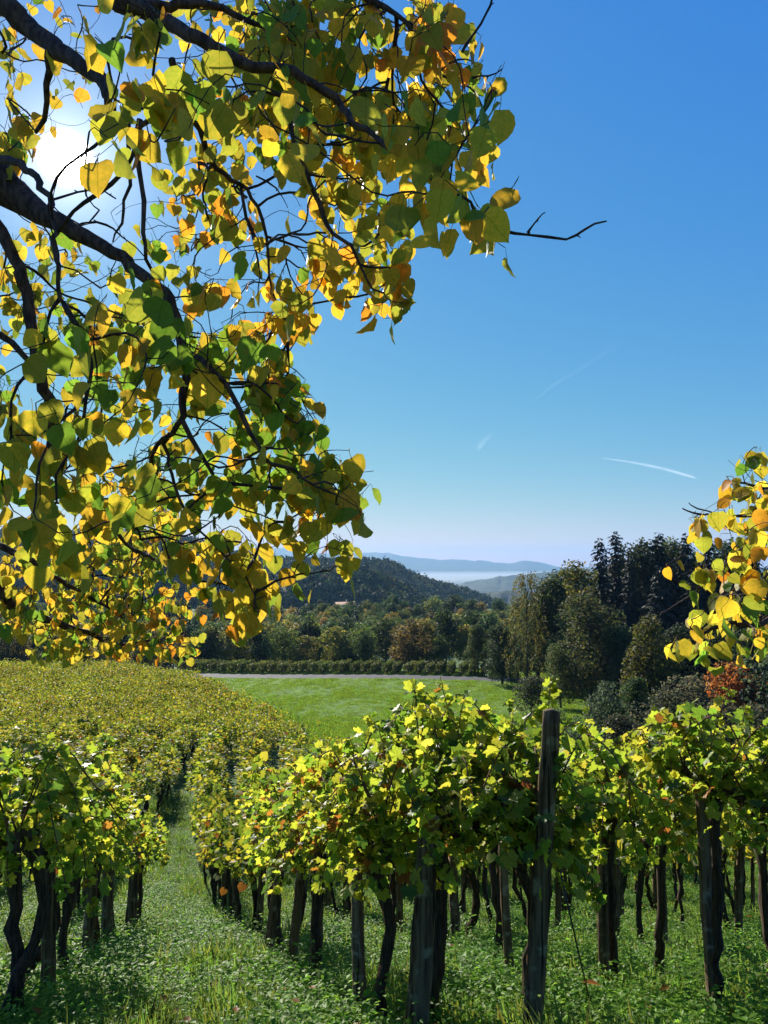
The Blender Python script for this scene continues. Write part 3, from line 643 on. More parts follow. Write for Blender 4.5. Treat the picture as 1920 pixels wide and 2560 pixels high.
FT = [('birch', 1317, 1428, 134, 'slender birch with a wispy pale tip at the meadow corner', 1.05),
      ('big3', 1255, 1560, 141, 'rounded green tree in front of the birch at the end of the road', .95), ('big0', 1195, 1560, 158, 'pale green tree standing left of the birch behind the vine rows', .9),
      ('big0', 1385, 1446, 139, 'green tree directly right of the birch tip', .9), ('big2', 1446, 1402, 150, 'sunlit green tree between the birch and the tallest spruces', .8),
      ('spruce0', 1503, 1350, 152, 'dark spruce with a forked top just left of the tallest spruce', .95), ('spruce1', 1543, 1333, 156, 'tallest dark spruce on the forest skyline', .9),
      ('big3', 1606, 1352, 158, 'dark rounded treetop right of the tallest spruce', .75), ('spruce2', 1651, 1338, 154, 'narrow dark spruce in the middle of the forest skyline', 1.1),
      ('big0', 1686, 1347, 162, 'light green broadleaf treetop between two skyline spruces', .75), ('spruce0', 1718, 1338, 155, 'dark spruce right of the light green treetop on the skyline', .95),
      ('spruce1', 1778, 1346, 150, 'broad dark spruce behind the tips of the yellow fruit branch', .9), ('big3', 1830, 1352, 152, 'dark broadleaf tree behind the yellow fruit branch', .8), ('spruce2', 1885, 1345, 148, 'dark spruce behind the fruit branch at the picture edge', 1.1),
      ('spruce0', 1580, 1395, 140, 'dark spruce below the tallest spruce on the forest edge', .85), ('spruce2', 1650, 1420, 132, 'shadowed spruce with bare lower boughs behind the golden tree', 1.2), ('spruce1', 1735, 1425, 128, 'large shadowed spruce behind the bare white twig', .9), ('spruce0', 1835, 1440, 122, 'large shadowed spruce behind the leafy fruit branch', 1.0), ('spruce1', 1925, 1420, 120, 'shadowed spruce at the right picture edge', .9),
      ('big1', 1478, 1474, 112, 'big grey brown broadleaf tree standing before the spruces', .92), ('big2', 1618, 1538, 97, 'golden green tree in layered tiers in front of the dark forest', .78),
      ('big3', 1545, 1560, 108, 'dark leafy tree between the grey brown and golden green trees', .7), ('big1', 1400, 1600, 112, 'shaded brownish tree behind the grey meadow bush', .8), ('big0', 1590, 1690, 80, 'grey green leafy tree low under the golden green tree', .9, (.75, .85, .9)),
      ('shrub0', 1326, 1688, 104, 'rounded grey bush at the right end of the meadow', 1.0), ('shrub1', 1842, 1662, 72, 'bright orange autumn shrub before the dark forest', 1.0), ('shrub3', 1735, 1690, 76, 'grey brown shrub left of the orange shrub', 1.2), ('shrub3', 1660, 1720, 74, 'brownish thicket shrub under the golden green tree', 1.1), ('shrub2', 1925, 1630, 68, 'dense green shrub right of the orange shrub', .9),
      ('shrub2', 1436, 1785, 66, 'pointed green shrub just right of the leaning post top', .8), ('shrub2', 1510, 1700, 84, 'tall dark green shrub beside the leaning post', .9), ('shrub0', 1560, 1790, 66, 'low grey green shrub above the vine tops', 1.2), ('shrub2', 1690, 1790, 62, 'low green shrub behind the vine tops right of the leaning post', 1.2), ('shrub0', 1800, 1760, 62, 'grey green shrub below the orange shrub', 1.1), ('shrub3', 1900, 1760, 60, 'brown shrub behind the tall yellow vine shoot', 1.0), ('shrub2', 1385, 1760, 84, 'dark shrub on the meadow edge behind the leaning post top', 1.0)]
FT += [('big3', 1420, 1425, 170, 'dark tree behind the sunlit green tree at the forest edge', 1.0), ('big0', 1560, 1400, 172, 'dark green tree filling the gap behind the tallest spruce', 1.0), ('big3', 1640, 1395, 172, 'dark tree in the shade behind the narrow skyline spruce', 1.0), ('big3', 1740, 1392, 170, 'dark tree between the skyline spruces above the bare twig', 1.0), ('big0', 1850, 1385, 168, 'dark green tree behind the yellow fruit branch tips', 1.0), ('big3', 1345, 1500, 150, 'dark tree in the shadow right behind the birch', 1.0), ('big3', 1440, 1520, 128, 'dark shaded tree left of the big grey brown tree', 1.0), ('big3', 1700, 1560, 108, 'dark shaded tree right of the golden green tree', 1.0), ('big3', 1790, 1580, 104, 'dark shaded tree above the grey brown shrub', 1.0), ('big3', 1880, 1570, 100, 'dark shaded tree above the orange shrub', 1.0)]
for t in FT: forest_tree(t[0], t[1], t[2], t[3], t[4], t[5] * (1.35 if t[0].startswith('big') else 1.0), 'trees and shrubs of the forest edge', t[6] if len(t) > 6 else None)

# ---- house and its garden trees on the far rise
def house():
    p = at(862, 1512, 415); z = float(hgt(p[0], p[1])); e = empty('farm_house', (p[0], p[1], z), 'small farm house with a pale tiled roof among trees on the far rise', 'house'); e.rotation_euler = (0, 0, R(28))
    wm = plain_material('house_wall', (.42, .36, .28)); rm = plain_material('house_roof', (.34, .22, .16), nscale=2); dm = plain_material('house_dark', (.05, .05, .06), .3, .5)
    L, W, H, RH = 5.2, 3.6, 3.6, 2.6
    V = np.array([[-L, -W, -1], [L, -W, -1], [L, W, -1], [-L, W, -1], [-L, -W, H], [L, -W, H], [L, W, H], [-L, W, H], [-L, 0, H + RH], [L, 0, H + RH]])
    me = mk_mesh('wall', V, [np.array([[0, 1, 5, 4], [1, 2, 6, 5], [2, 3, 7, 6], [3, 0, 4, 7]]), np.array([[4, 7, 8], [6, 5, 9]])], wm); mk_obj('wall', me, e)
    for s in (-1, 1):
        a = np.array([[-L - .5, s * (W + .6), H - .38], [L + .5, s * (W + .6), H - .38], [L + .5, 0, H + RH + .06], [-L - .5, 0, H + RH + .06]]); b = a + [0, 0, .22]
        me = mk_mesh('roof', np.vstack([a, b]), np.array([[0, 1, 2, 3], [4, 5, 6, 7], [0, 1, 5, 4], [1, 2, 6, 5], [2, 3, 7, 6], [3, 0, 4, 7]]), rm); mk_obj('roof', me, e)
    def box(nm, c, s, m, par=e):
        s = np.array(s) / 2; V = np.array([[x, y2, z2] for x in (-1, 1) for y2 in (-1, 1) for z2 in (-1, 1)]) * s + np.array(c)
        me = mk_mesh(nm, V, np.array([[0, 1, 3, 2], [4, 6, 7, 5], [0, 4, 5, 1], [2, 3, 7, 6], [0, 2, 6, 4], [1, 5, 7, 3]]), m); return mk_obj(nm, me, par)
    box('chimney', (1.5, .6, H + RH + .5), (.7, .7, 1.8), wm)
    for x in (-3, -.2, 2.6): box('window', (x, -W - .02, 1.9), (.9, .12, 1.2), dm)
    for y2 in (-1.5, 1.3): box('window', (-L - .02, y2, 1.9), (.12, .8, 1.1), dm)
    box('door', (L + .02, 0, .6), (.12, 1.0, 2.2), dm)
house()
for px, top, d, k, lb in ((911, 1498, 410, 7, 'dark columnar conifer just right of the farm house'), (966, 1500, 408, 7, 'dark columnar conifer standing alone beyond the farm house'), (800, 1496, 418, 3, 'dark tree left of the farm house roof'), (938, 1506, 414, 0, 'rounded tree between the two columnar conifers'), (1015, 1515, 405, 6, 'spreading tree on the rise beyond the columnar conifers'), (1060, 1520, 400, 1, 'dark round tree on the rise above the valley wood'), (820, 1508, 405, 1, 'small dark bush tree beside the farm house wall')):
    p = at(px, 1500, d); z = float(hgt(p[0], p[1])); H = (HOR - top) / FPX * d - z
    plant(WOOD[k], 'garden_tree', (p[0], p[1], z), max(3.5, H), lb, 'tree', 'trees around the farm house', 10. if k < 7 else 14., wscale=.75 if k == 7 else .9)

# ------------------------------------------------------------------ vine rows behind the road
def hedge_proto(seed):
    g = np.random.default_rng(seed); L = 9.0; n = 1500
    P = np.stack([g.uniform(-.45, .45, n), g.uniform(0, L, n), g.uniform(.35, 1, n)], -1)
    s = np.where(g.random(n) < .5, -1, 1); f = g.random(n)
    P[:, 0] = np.where(f < .6, s * g.uniform(.3, .5, n), P[:, 0]); P[:, 2] = .45 + 1.6 * g.random(n) + .12 * np.sin(P[:, 1] * 5)
    k = f > .72; P[k, 2] = 1.9 + g.uniform(-.15, .35, k.sum())
    c = np.where(g.random((n, 1)) < .3, np.array([[.16, .15, .022]]), np.array([[.075, .105, .018]])) * np.exp(g.normal(0, .2, (n, 1)))
    a = Acc(); stamp(a, diamond_leaf(.9, 1, .15), P, frames(rand_dirs(n, g) + [0, 0, -.4], rand_dirs(n, g)), g.uniform(.18, .36, n), c)
    return a.mesh('foliage', M['vine_far'])
HEDGE = [hedge_proto(s) for s in (1, 2, 3)]
pa = Acc(); add_tube(pa, [[0, 0, -.3], [0, 0, 1.9]], [.05, .045], 6); ROWPOST = pa.mesh('post', M['post'])
xsr = np.arange(-43, 24.5, 2.15)
for i, x in enumerate(xsr):
    yv = float(road_y(x)) + RW + 2.2
    side = 'leftmost part' if i < 8 else ('middle part' if i < 22 else 'right end')
    e = empty('roadside_vine_row', (x, yv, float(hgt(x, yv)) - .05), {'leftmost part': 'short clipped vine row beyond the left stretch of the road', 'middle part': 'short clipped vine row beyond the middle stretch of the road', 'right end': 'short clipped vine row beyond the right stretch of the road'}[side], 'vine row', 'clipped vine rows ' + side)
    e.rotation_euler = (R(-2.5), 0, R(random.uniform(-14, -8))); e.scale = (1, 1, random.uniform(.9, 1.08))
    mk_obj('foliage', HEDGE[i % 3], e)
    for yy in (0.05, 4.5, 8.9): mk_obj('post', ROWPOST, e, (0, yy, 0))

# ------------------------------------------------------------------ grapevines
def vine_colors(n, g, red=.03, yel=.3):
    c = np.tile(np.array([[.17, .25, .022]]), (n, 1)); r = g.random(n)
    c[r < .62] = [.315, .35, .028]; c[r < yel] = [.43, .40, .034]; c[r < yel * .28] = [.52, .42, .04]; c[r > 1 - red] = [.34, .13, .02]; c[(r > .74) & (r < .82)] = [.095, .16, .022]
    return c * np.exp(g.normal(0, .16, (n, 1)))
def vine_geo(g, head=1.12, ncane=15, rowdir=(-.26, .966), reach=.62, cross=.8, up=.55, extra=(), leafgap=.030, size=(.056, .096), canelen=(.45, .95), filler=230):
    rd = np.array([rowdir[0], rowdir[1], 0.]); sd = np.array([rowdir[1], -rowdir[0], 0.])
    tr, cn = Acc(), Acc(); k = g.integers(1e6)
    b = np.array([g.uniform(-.05, .05), g.uniform(-.05, .05), -.12])
    mid = [b + [g.uniform(-.07, .07), g.uniform(-.07, .07), .35], b + [g.uniform(-.10, .10), g.uniform(-.08, .08), .72], np.array([g.uniform(-.05, .05), g.uniform(-.05, .05), head])]
    P = spline([b] + mid, 12); r = np.interp(np.linspace(0, 1, 12), [0, .12, .5, .85, 1], [.058, .038, .029, .034, .050]) * g.uniform(.8, 1.2)
    P[1:-1] += g.normal(0, .013, (10, 3)); add_tube(tr, P, r * (1 + g.uniform(-.14, .18, 12)), 10, jit=.17, seed=k)
    heads = [P[-1]]
    for s in (-1, 1):      # knobbly arms along the wire
        e = P[-1] + rd * s * g.uniform(.22, .5) + [0, 0, g.uniform(.02, .16)] + sd * g.uniform(-.06, .06)
        Q = spline([P[-1], (P[-1] + e) / 2 + [0, 0, .06], e], 6); Q[1:] += g.normal(0, .012, (5, 3)); add_tube(tr, Q, np.linspace(.038, .018, 6), 7, jit=.18, seed=k + s)
        heads += [Q[3], Q[5]]
    O, Yd, Z, S = [], [], [], []
    canes = []
    for c in range(ncane):
        h0 = heads[g.integers(len(heads))]; az = g.uniform(0, 6.28); d = rd * math.cos(az) * reach * 1.2 + sd * math.sin(az) * reach * cross
        L = g.uniform(*canelen); el = g.uniform(.22, 1) * up
        p1 = h0 + d * L * .45 + [0, 0, L * (.25 + el * .7)]; p2 = h0 + d * L * .95 + [0, 0, L * (el * 1.05 - .12)]; p3 = p2 + d * L * .25 + [0, 0, -.14 * L * g.uniform(-.8, 1.3)]
        canes.append((np.array([h0, p1, p2, p3]), 1.0))
    for ex in extra: canes.append((np.array([heads[0] if len(ex) < 3 else heads[0]] + [np.asarray(q) for q in ex]), 1.05))
    for pts, sz in canes:
        ln = np.linalg.norm(np.diff(pts, axis=0), axis=1).sum(); m = max(6, int(ln / .05)); C = spline(pts, m) + 0
        C[1:] += np.cumsum(g.normal(0, .004, (m - 1, 3)), 0)
        add_tube(cn, C, np.linspace(.0055, .0022, m), 4, cap=False)
        T = unit(np.gradient(C, axis=0)); q = int(ln / leafgap * (1.7 if sz > 1.02 else 1))
        ti = np.clip((np.linspace(.06, .995, q) * (m - 1)).astype(int), 0, m - 1)
        for j, i in enumerate(ti):
            side = unit(np.cross(T[i], g.normal(size=3))); O.append(C[i]); Yd.append(side * 1.0 + T[i] * .25 + np.array([0, 0, g.uniform(-.75, .2)])); taper = 1 - .35 * (j / max(1, q - 1)) ** 3
            Z.append(np.array([0, 0, .25]) + SUN * .75 + side * .35 + g.normal(0, .6, 3)); S.append(g.uniform(*size) * taper * sz)
    for j in range(filler):
        h0 = heads[g.integers(len(heads))]; p = h0 + rd * float(np.clip(g.normal(0, .24), -.36, .36)) + sd * float(np.clip(g.normal(0, .19), -.28, .28)) + np.array([0, 0, float(np.clip(g.normal(.12, .15), -.1, .36))]); d = unit(p - h0 + 1e-4)
        O.append(p); Yd.append(d + np.array([0, 0, -.6])); Z.append(np.array([0, 0, .2]) + SUN * .7 + d * .4 + g.normal(0, .6, 3)); S.append(g.uniform(*size))
    return tr, cn, np.array(O), frames(np.array(Yd), np.array(Z)), np.array(S), canes
VINE_ME = [mk_mesh('leaf', t[0], t[1], M['vine_leaf'], np.ones((len(t[0]), 3)), t[2]) for t in VINE]

def leaf_parts(parent, base, O, Rm, S, cols, meshes, pick, limit, name='leaf'):
    """leaves chosen as single parts; returns a mask of those used"""
    used = np.zeros(len(O), bool); used[pick[:limit]] = True
    for i in pick[:limit]:
        o = bpy.data.objects.new(name, meshes[i % len(meshes)]); COL.objects.link(o); o.parent = parent
        mt = Matrix(((*(Rm[i][0] * S[i]), O[i][0]), (*(Rm[i][1] * S[i]), O[i][1]), (*(Rm[i][2] * S[i]), O[i][2]), (0, 0, 0, 1)))
        o.matrix_basis = mt; o.color = (*cols[i], 1)
    return used
PLACED = []
gv = np.random.default_rng(404)
K = 1.1573
def near_vine(px, py, label, nparts=0, extra_px=(), arms=(), dy=0, **kw):
    b = ground_pt(px * K, (py + 8) * K, .11); b = b * [(b[1] + dy) / b[1], 1, 1] + [0, dy, 0]; b[2] = float(hgt(b[0], b[1])); PLACED.append(b[:2])
    ex = []
    for chain in extra_px: ex.append([at(q[0] * K, q[1] * K, b[1] + (q[2] if len(q) > 2 else 0)) - b for q in chain])
    tr, cn, O, Rm, S, canes = vine_geo(gv, extra=ex, **{k: v for k, v in kw.items() if k not in ('red', 'yel')})
    e = empty('grapevine', b, label, 'vine', 'grapevines nearest the camera')
    for pts, w0, w1 in arms:       # old gnarled arms
        Q = spline(np.array([at(q[0] * K, q[1] * K, b[1] + q[2]) - b for q in pts]), 12); Q[1:-1] += gv.normal(0, .008, (10, 3))
        add_tube(tr, Q, np.linspace(w0, w1, 12) * K / 2 * b[1] / FPX * (1 + gv.uniform(-.15, .2, 12)), 8, jit=.15, seed=int(pts[0][0]))
    mk_obj('trunk', tr.mesh('trunk', M['vine_bark'], True), e); mk_obj('canes', cn.mesh('canes', M['cane'], True), e)
    cols = vine_colors(len(O), gv, kw.get('red', .02), kw.get('yel', .3))
    q = proj(O + b); vis = (q[:, 0] > -20) & (q[:, 0] < 1940) & (q[:, 1] < 2580)
    order = np.argsort(np.where(vis, q[:, 2], 1e6) - S * 3); nv = min(nparts, int(vis.sum()))
    used = leaf_parts(e, b, O, Rm, S, cols, VINE_ME, order, nv)
    a = Acc()
    rest = np.where(~used)[0]
    for k in range(len(VINE)):
        r = rest[rest % len(VINE) == k]; stamp(a, VINE[k], O[r], Rm[r], S[r], cols[r])
    if a.V: tag(mk_obj('foliage', a.mesh('foliage', M['vine_leaf']), e), kind='stuff')
    return e
def post(base, top, w, label, mat='post', sides=18, rough=.06):
    b = ground_pt(base[0] * K, (base[1] + 8) * K, .11); t = at(top[0] * K, top[1] * K, b[1] + .02)
    b0 = b + (b - t) * .12
    r = w * K / 2 * b[1] / FPX * .80; n = 14
    P = spline([b0 - b, (t - b) * .5 + [gv.normal(0, .008), gv.normal(0, .01), 0], t - b], n); P[1:-1] += gv.normal(0, r * .035, (n - 2, 3))
    a = Acc(); add_tube(a, P, r * np.linspace(1.12, .94, n), sides, jit=rough, seed=int(base[0]))
    o = mk_obj('vineyard_post', a.mesh('vineyard_post', M[mat], True), None, b); tag(o, label, 'post', 'vineyard posts near the camera'); return o
# posts (picture units of the enlarged photograph: base, top, width)
post((1143, 2232), (1191, 1536), 46, 'tall leaning weathered wooden post with bare flat top')
post((893, 2240), (928, 1765), 58, 'thick dark wooden post left of the tall leaning post')
post((777, 2182), (771, 1880), 34, 'pale edged wooden post with a thick vine base at its foot', 'post_grey')
post((679, 2096), (691, 1830), 32, 'dark upright post, second along the right side of the grass path')
post((629, 2079), (656, 1840), 24, 'dark slanted post, third along the right side of the grass path')
post((577, 2052), (606, 1880), 24, 'dark slanted post, fourth along the right side of the grass path')
post((988, 2022), (979, 1850), 22, 'slim grey post between two thin vine trunks in the second row', 'post_grey')
post((1108, 2122), (1086, 1820), 22, 'pale tilted post just left of the tall leaning post', 'post_grey')
post((1308, 2127), (1302, 1850), 28, 'brown post right of the tall leaning post')
post((1222, 1977), (1213, 1840), 20, 'short brown post seen behind the tall leaning post')
post((1545, 2168), (1516, 1690), 34, 'pale grey post with a vine trunk wound up its right side', 'post_grey')
post((836, 1992), (836, 1870), 18, 'small dark post between the two thick front posts')
post((1342, 1994), (1338, 1860), 18, 'small brown post further back right of the brown post')
post((103, 2142), (106, 1880), 36, 'stout post between two vine trunks left of the grass path', 'post')
post((184, 2070), (201, 1880), 26, 'second post along the left side of the grass path')
post((229, 2040), (234, 1860), 28, 'third post along the left side of the grass path')
post((277, 2002), (293, 1820), 24, 'tilted fourth post along the left side of the grass path')
# vines
near_vine(1112, 2228, 'grapevine behind the tall leaning post with shoots over its top', 230, [[(1165, 1840, .1), (1060, 1690, .1), (1045, 1640, .1)], [(1170, 1640, .25), (1185, 1530, .25), (1200, 1450, .25)], [(1100, 1650), (1110, 1580), (1115, 1510)], [(1230, 1850, -.25), (1260, 1920, -.35), (1290, 1960, -.4)], [(1220, 1800, -.2), (1240, 1840, -.3), (1235, 1930, -.35)]], [([(1175, 1870, -.08), (1150, 1840, -.1), (1115, 1775, -.1), (1068, 1690, -.1)], 26, 13), ([(1062, 1690, 0), (1060, 1725, 0), (1085, 1750, 0), (1120, 1748, 0), (1160, 1735, 0)], 24, 30)], ncane=22, head=1.1, dy=.42)
near_vine(920, 2232, 'grapevine on the thick dark post with one tall shoot over the meadow', 260, [[(1050, 1740, .1), (975, 1580, .1), (955, 1450, .1)], [(1010, 1700, .2), (1030, 1580, .2), (1060, 1530, .2)], [(850, 1700), (830, 1600), (800, 1550)], [(900, 1700, .1), (890, 1620, .1), (860, 1580, .1)], [(860, 1780, -.1), (800, 1760, -.25), (720, 1730, -.3)], [(960, 1700), (985, 1600), (1000, 1500)], [(1000, 1720, .1), (1040, 1620, .1), (1065, 1560, .1)]], [([(925, 1790, -.02), (945, 1765, -.05), (975, 1748, -.05), (1005, 1755, -.02)], 34, 26), ([(1005, 1755, 0), (1030, 1790, 0), (1060, 1800, 0)], 22, 14)], ncane=21, head=1.18, yel=.45, dy=.45)
near_vine(802, 2192, 'grapevine with swollen dark base beside the pale edged post', 260, [[(800, 1850, -.1), (790, 1910, -.2), (770, 1950, -.2)], [(770, 1720), (760, 1640), (750, 1590)]], ncane=17, head=.95, yel=.45, red=.07)
near_vine(1572, 2176, 'grapevine wound on the pale grey post at the right', 260, [[(1530, 1650), (1545, 1560), (1570, 1475)], [(1500, 1650), (1470, 1570), (1445, 1540)], [(1580, 1640), (1610, 1570), (1620, 1520)], [(1640, 1700), (1650, 1620), (1670, 1560)]], ncane=19, head=1.25, red=.05)
near_vine(1328, 2124, 'grapevine beside the brown post right of the leaning post', 200, [[(1290, 1700), (1285, 1640), (1300, 1600)], [(1350, 1700), (1370, 1640), (1390, 1610)]], ncane=17, head=1.12)
near_vine(1430, 2110, 'grapevine with dense leaves between the brown and pale grey posts', 200, (), ncane=17, head=1.2)
near_vine(1660, 2120, 'grapevine at the right picture edge beside the pale grey post', 120, (), ncane=17, head=1.2)
near_vine(700, 2100, 'grapevine with red tinged leaves on the second path post', 180, [[(720, 1750), (715, 1680), (705, 1650)]], ncane=16, head=1.0, red=.13)
near_vine(650, 2074, 'grapevine on the slanted third path post', 120, (), ncane=15, head=1.0, red=.08)
near_vine(604, 2046, 'grapevine on the slanted fourth path post', 80, (), ncane=15, head=1.0, red=.08)
near_vine(76, 2136, 'grapevine with dark trunk left of the stout post', 200, [[(70, 1720), (65, 1660), (60, 1610)]], ncane=15, head=1.08, up=.45, red=.04)
near_vine(140, 2118, 'grapevine with slim curved trunk right of the stout post', 180, [[(140, 1740), (150, 1680), (160, 1650)]], ncane=14, head=1.05, up=.45)
near_vine(206, 2062, 'grapevine on the second post left of the grass path', 120, (), ncane=15, head=1.05, up=.45)
near_vine(247, 2030, 'grapevine on the third post left of the grass path', 80, (), ncane=15, head=1.1)
near_vine(297, 1994, 'grapevine on the tilted fourth post left of the grass path', 60, (), ncane=15, head=1.05)
near_vine(14, 2206, 'slim dark grapevine trunk at the lower left picture edge', 60, (), ncane=7, head=1.0, up=.35, yel=.45, filler=70)
near_vine(46, 2212, 'slim forked grapevine next to the lower left picture edge', 60, (), ncane=7, head=1.0, up=.35, yel=.45, filler=70)
near_vine(1006, 2022, 'grapevine with thin wavy trunk right of the slim grey post', 60, (), ncane=14, red=.1)
near_vine(966, 2026, 'grapevine with thin wavy trunk left of the slim grey post', 40, (), ncane=13, red=.1)
near_vine(1352, 1990, 'grapevine on the small brown post at the back right', 30, (), ncane=14)
near_vine(1236, 1976, 'grapevine on the short brown post behind the leaning post', 30, (), ncane=14)
near_vine(848, 1990, 'grapevine on the small dark post between the front posts', 30, (), ncane=14)

# copies further back: 300 single vines, then the rest of the hillside as one mass
def vine_proto(seed, n=None):
    g = np.random.default_rng(seed); tr, cn, O, Rm, S, canes = vine_geo(g, ncane=17, leafgap=.055, size=(.075, .115), filler=120, up=.62, canelen=(.5, 1.0), reach=.62, cross=.5)
    c = vine_colors(len(O), g, .02, .28); a = Acc()
    idx = np.arange(len(O))
    for k in range(4):
        r = idx[idx % 4 == k]; stamp(a, SVINE[k], O[r], Rm[r], S[r] * 1.15, c[r])
    return tr.mesh('trunk', M['vine_bark'], True), a.mesh('foliage', M['vine_far'])
VP = [vine_proto(900 + i) for i in range(7)]
def far_vine(seed):
    g = np.random.default_rng(seed); n = 420
    P = np.stack([g.normal(0, .56, n), g.normal(0, .6, n), 1.25 + g.normal(0, .24, n)], -1)
    for s in range(14):
        k = slice(s * 9, s * 9 + 9); b = np.array([g.normal(0, .35), g.uniform(-.6, .6), 1.4]); P[k] = b + np.linspace(0, 1, 9)[:, None] * np.array([g.normal(0, .12), g.normal(0, .15), g.uniform(.25, .6)]) + g.normal(0, .04, (9, 3))
    c = vine_colors(n, g, .02, .28) * [.95, .87, .8]; a = Acc(); stamp(a, diamond_leaf(.95, 1, .15), P, frames(rand_dirs(n, g) + [0, 0, -.4], rand_dirs(n, g) + SUN * .6 + [0, 0, .3]), g.uniform(.09, .175, n), c)
    add_tube(a, [[0, 0, -.2], [.03, 0, .6], [0, .02, 1.25]], [.045, .035, .04], 5, col=(.03, .022, .018)); return a.mesh('vine', M['vine_far'])
FV = [far_vine(950 + i) for i in range(7)]
cand = []
RS = .27
for k in range(-34, 7):
    s = 1.12 + 1.9 * k - (.85 if k < 0 else 0); y = 4.2 + gv.uniform(0, .9)
    while y < 101:
        x = s - RS * y + .12 * math.sin(y * .3 + k) + gv.normal(0, .06 + .003 * y) + .006 * max(0, y - 24) ** 2 / (1 + .022 * max(0, y - 24)) + (.85 * min(1, max(0, (y - 25) / 8)) if k < 0 else 0); u = x / y
        if y > 7.3 and -.60 < u < .60 and x < float(np.interp(y, _yy, _X)) - .3:
            if not any((abs(x - p[0]) < .55 and abs(y - p[1]) < .75) or (y < 7.5 and abs(x - p[0]) < .8 and abs(y - p[1]) < .9) for p in PLACED) and not (y < 10.5 and -.65 < (x + RS * y) < .72) and not (y < 7.2 and .3 < s < 1.5) and not (y < 9.5 and k == -1): cand.append((y, x, k))
        y += gv.uniform(.88, 1.12)
cand.sort(); sel, rest = [], []
skyl = np.full(1920, 1e9)
for y, x, k in cand:
    z = float(hgt(x, y)); q = proj(np.array([x, y, z + 1.6])); w = FPX * .5 / y
    i0, i1 = int(max(0, q[0] - w)), int(min(1919, q[0] + w))
    vis = i1 > i0 and (skyl[i0:i1] > q[1] + 4).mean() > .3 and abs(x / y) < .52
    if i1 > i0: skyl[i0:i1] = np.minimum(skyl[i0:i1], q[1])
    (sel if ((vis or y < 21) and len(sel) < 300) else rest).append((y, x, k, z))
print('vines', len(sel), len(rest))
for i, (y, x, k, z) in enumerate(sel):
    ORD = ['first', 'second', 'third', 'fourth', 'fifth', 'sixth', 'seventh', 'eighth', 'ninth', 'tenth', 'eleventh', 'twelfth']
    far = 'just behind the front posts' if y < 12 else ('part way down the slope' if y < 22 else 'far down the slope')
    if k >= 0: lb = 'grapevine in the %s row right of the path, %s' % (ORD[min(k, 11)], far)
    elif k > -12: lb = 'grapevine in the %s row left of the path, %s' % (ORD[-k - 1], far)
    else: lb = 'grapevine in the outermost rows at the left picture edge, ' + far
    e = empty('grapevine', (x, y, z), lb, 'vine', lb.replace('grapevine', 'grapevines')); e.rotation_euler = (0, 0, gv.choice([0, math.pi]) + gv.normal(0, .12)); s = gv.uniform(.92, 1.15); e.scale = (s * np.interp(y, [22, 30], [1, 1.5]), s * np.interp(y, [22, 30], [1, 1.2]), s * gv.uniform(.95, 1.1))
    tr, fo = VP[i % 7]; mk_obj('trunk', tr, e); f = mk_obj('foliage', fo, e); t = gv.uniform(.85, 1.15) * np.interp(y, [10, 22], [1, .88]); f.color = (t * gv.uniform(.92, 1.18), t, t * .9, 1)
    if y < 24 and i % 2 == 0:
        a = Acc(); add_tube(a, spline([[0, 0, -.25], [gv.normal(0, .02), 0, .7], [gv.normal(0, .04), gv.normal(0, .04), gv.uniform(1.3, 1.55)]], 6), np.linspace(.05, .04, 6) * gv.uniform(.8, 1.1), 8, jit=.05, seed=i)
        o = mk_obj('vineyard_post', a.mesh('vineyard_post', M['post'], True), None, (x + .12, y - .05, z)); l2 = lb.replace('grapevine', 'post'); tag(o, l2, 'post', l2.replace('post', 'posts', 1))
rest = np.array([(x, y, z) for y, x, k, z in rest]); n = len(rest)
scatter('hillside_vines', rest, np.stack([np.zeros(n), np.zeros(n), gv.choice([0, math.pi], n) + gv.normal(0, .3, n) + .26], -1), gv.uniform(.9, 1.2, n), gv.integers(0, 7, n), FV, 'distant rows of vines merging into one olive green slope', 'vineyard')

# trellis wires strung along the front rows
for pts, lb in (([(700, 1838, 5.3), (775, 1892, 4.5), (925, 1800, 4.05), (1165, 1850, 4.0)], 'thin wire strung between the thick dark post and the leaning post'), ([(1300, 1862, 5.4), (1420, 1830, 5.1), (1520, 1760, 4.75), (1700, 1740, 4.5)], 'thin wire strung from the brown post to the pale grey post')):
    Q = np.array([at(q[0] * K, q[1] * K, q[2]) for q in pts]); a = Acc(); add_tube(a, spline(Q, 24) - Q[0], .0022, 4)
    tag(mk_obj('trellis_wire', a.mesh('trellis_wire', M['wire']), None, Q[0]), lb, 'wire')
# guy wire from the leaning post to the ground
a = Acc(); P0, P1, P2 = at(1394, 2146, 4.0), at(1428, 2301, 3.85), ground_pt(1492, 2558); add_tube(a, spline([P0 - P2, P1 - P2, [0, 0, -.05]], 10), .0045, 5)
tag(mk_obj('guy_wire', a.mesh('guy_wire', M['wire']), None, P2), 'thin black guy wire slanting to the ground right of the leaning post', 'wire')
# lone pole at the far edge of the vineyard
b = at(433, 1672, 120); b[2] = float(hgt(b[0], b[1])); t = at(434, 1592, 120)
a = Acc(); add_tube(a, [[0, 0, -.4], [0, 0, (t - b)[2]]], [.13, .09], 8); tag(mk_obj('wooden_pole', a.mesh('wooden_pole', M['tree_bark'], True), None, b), 'thin dark pole at the far edge of the vineyard by the road', 'pole')

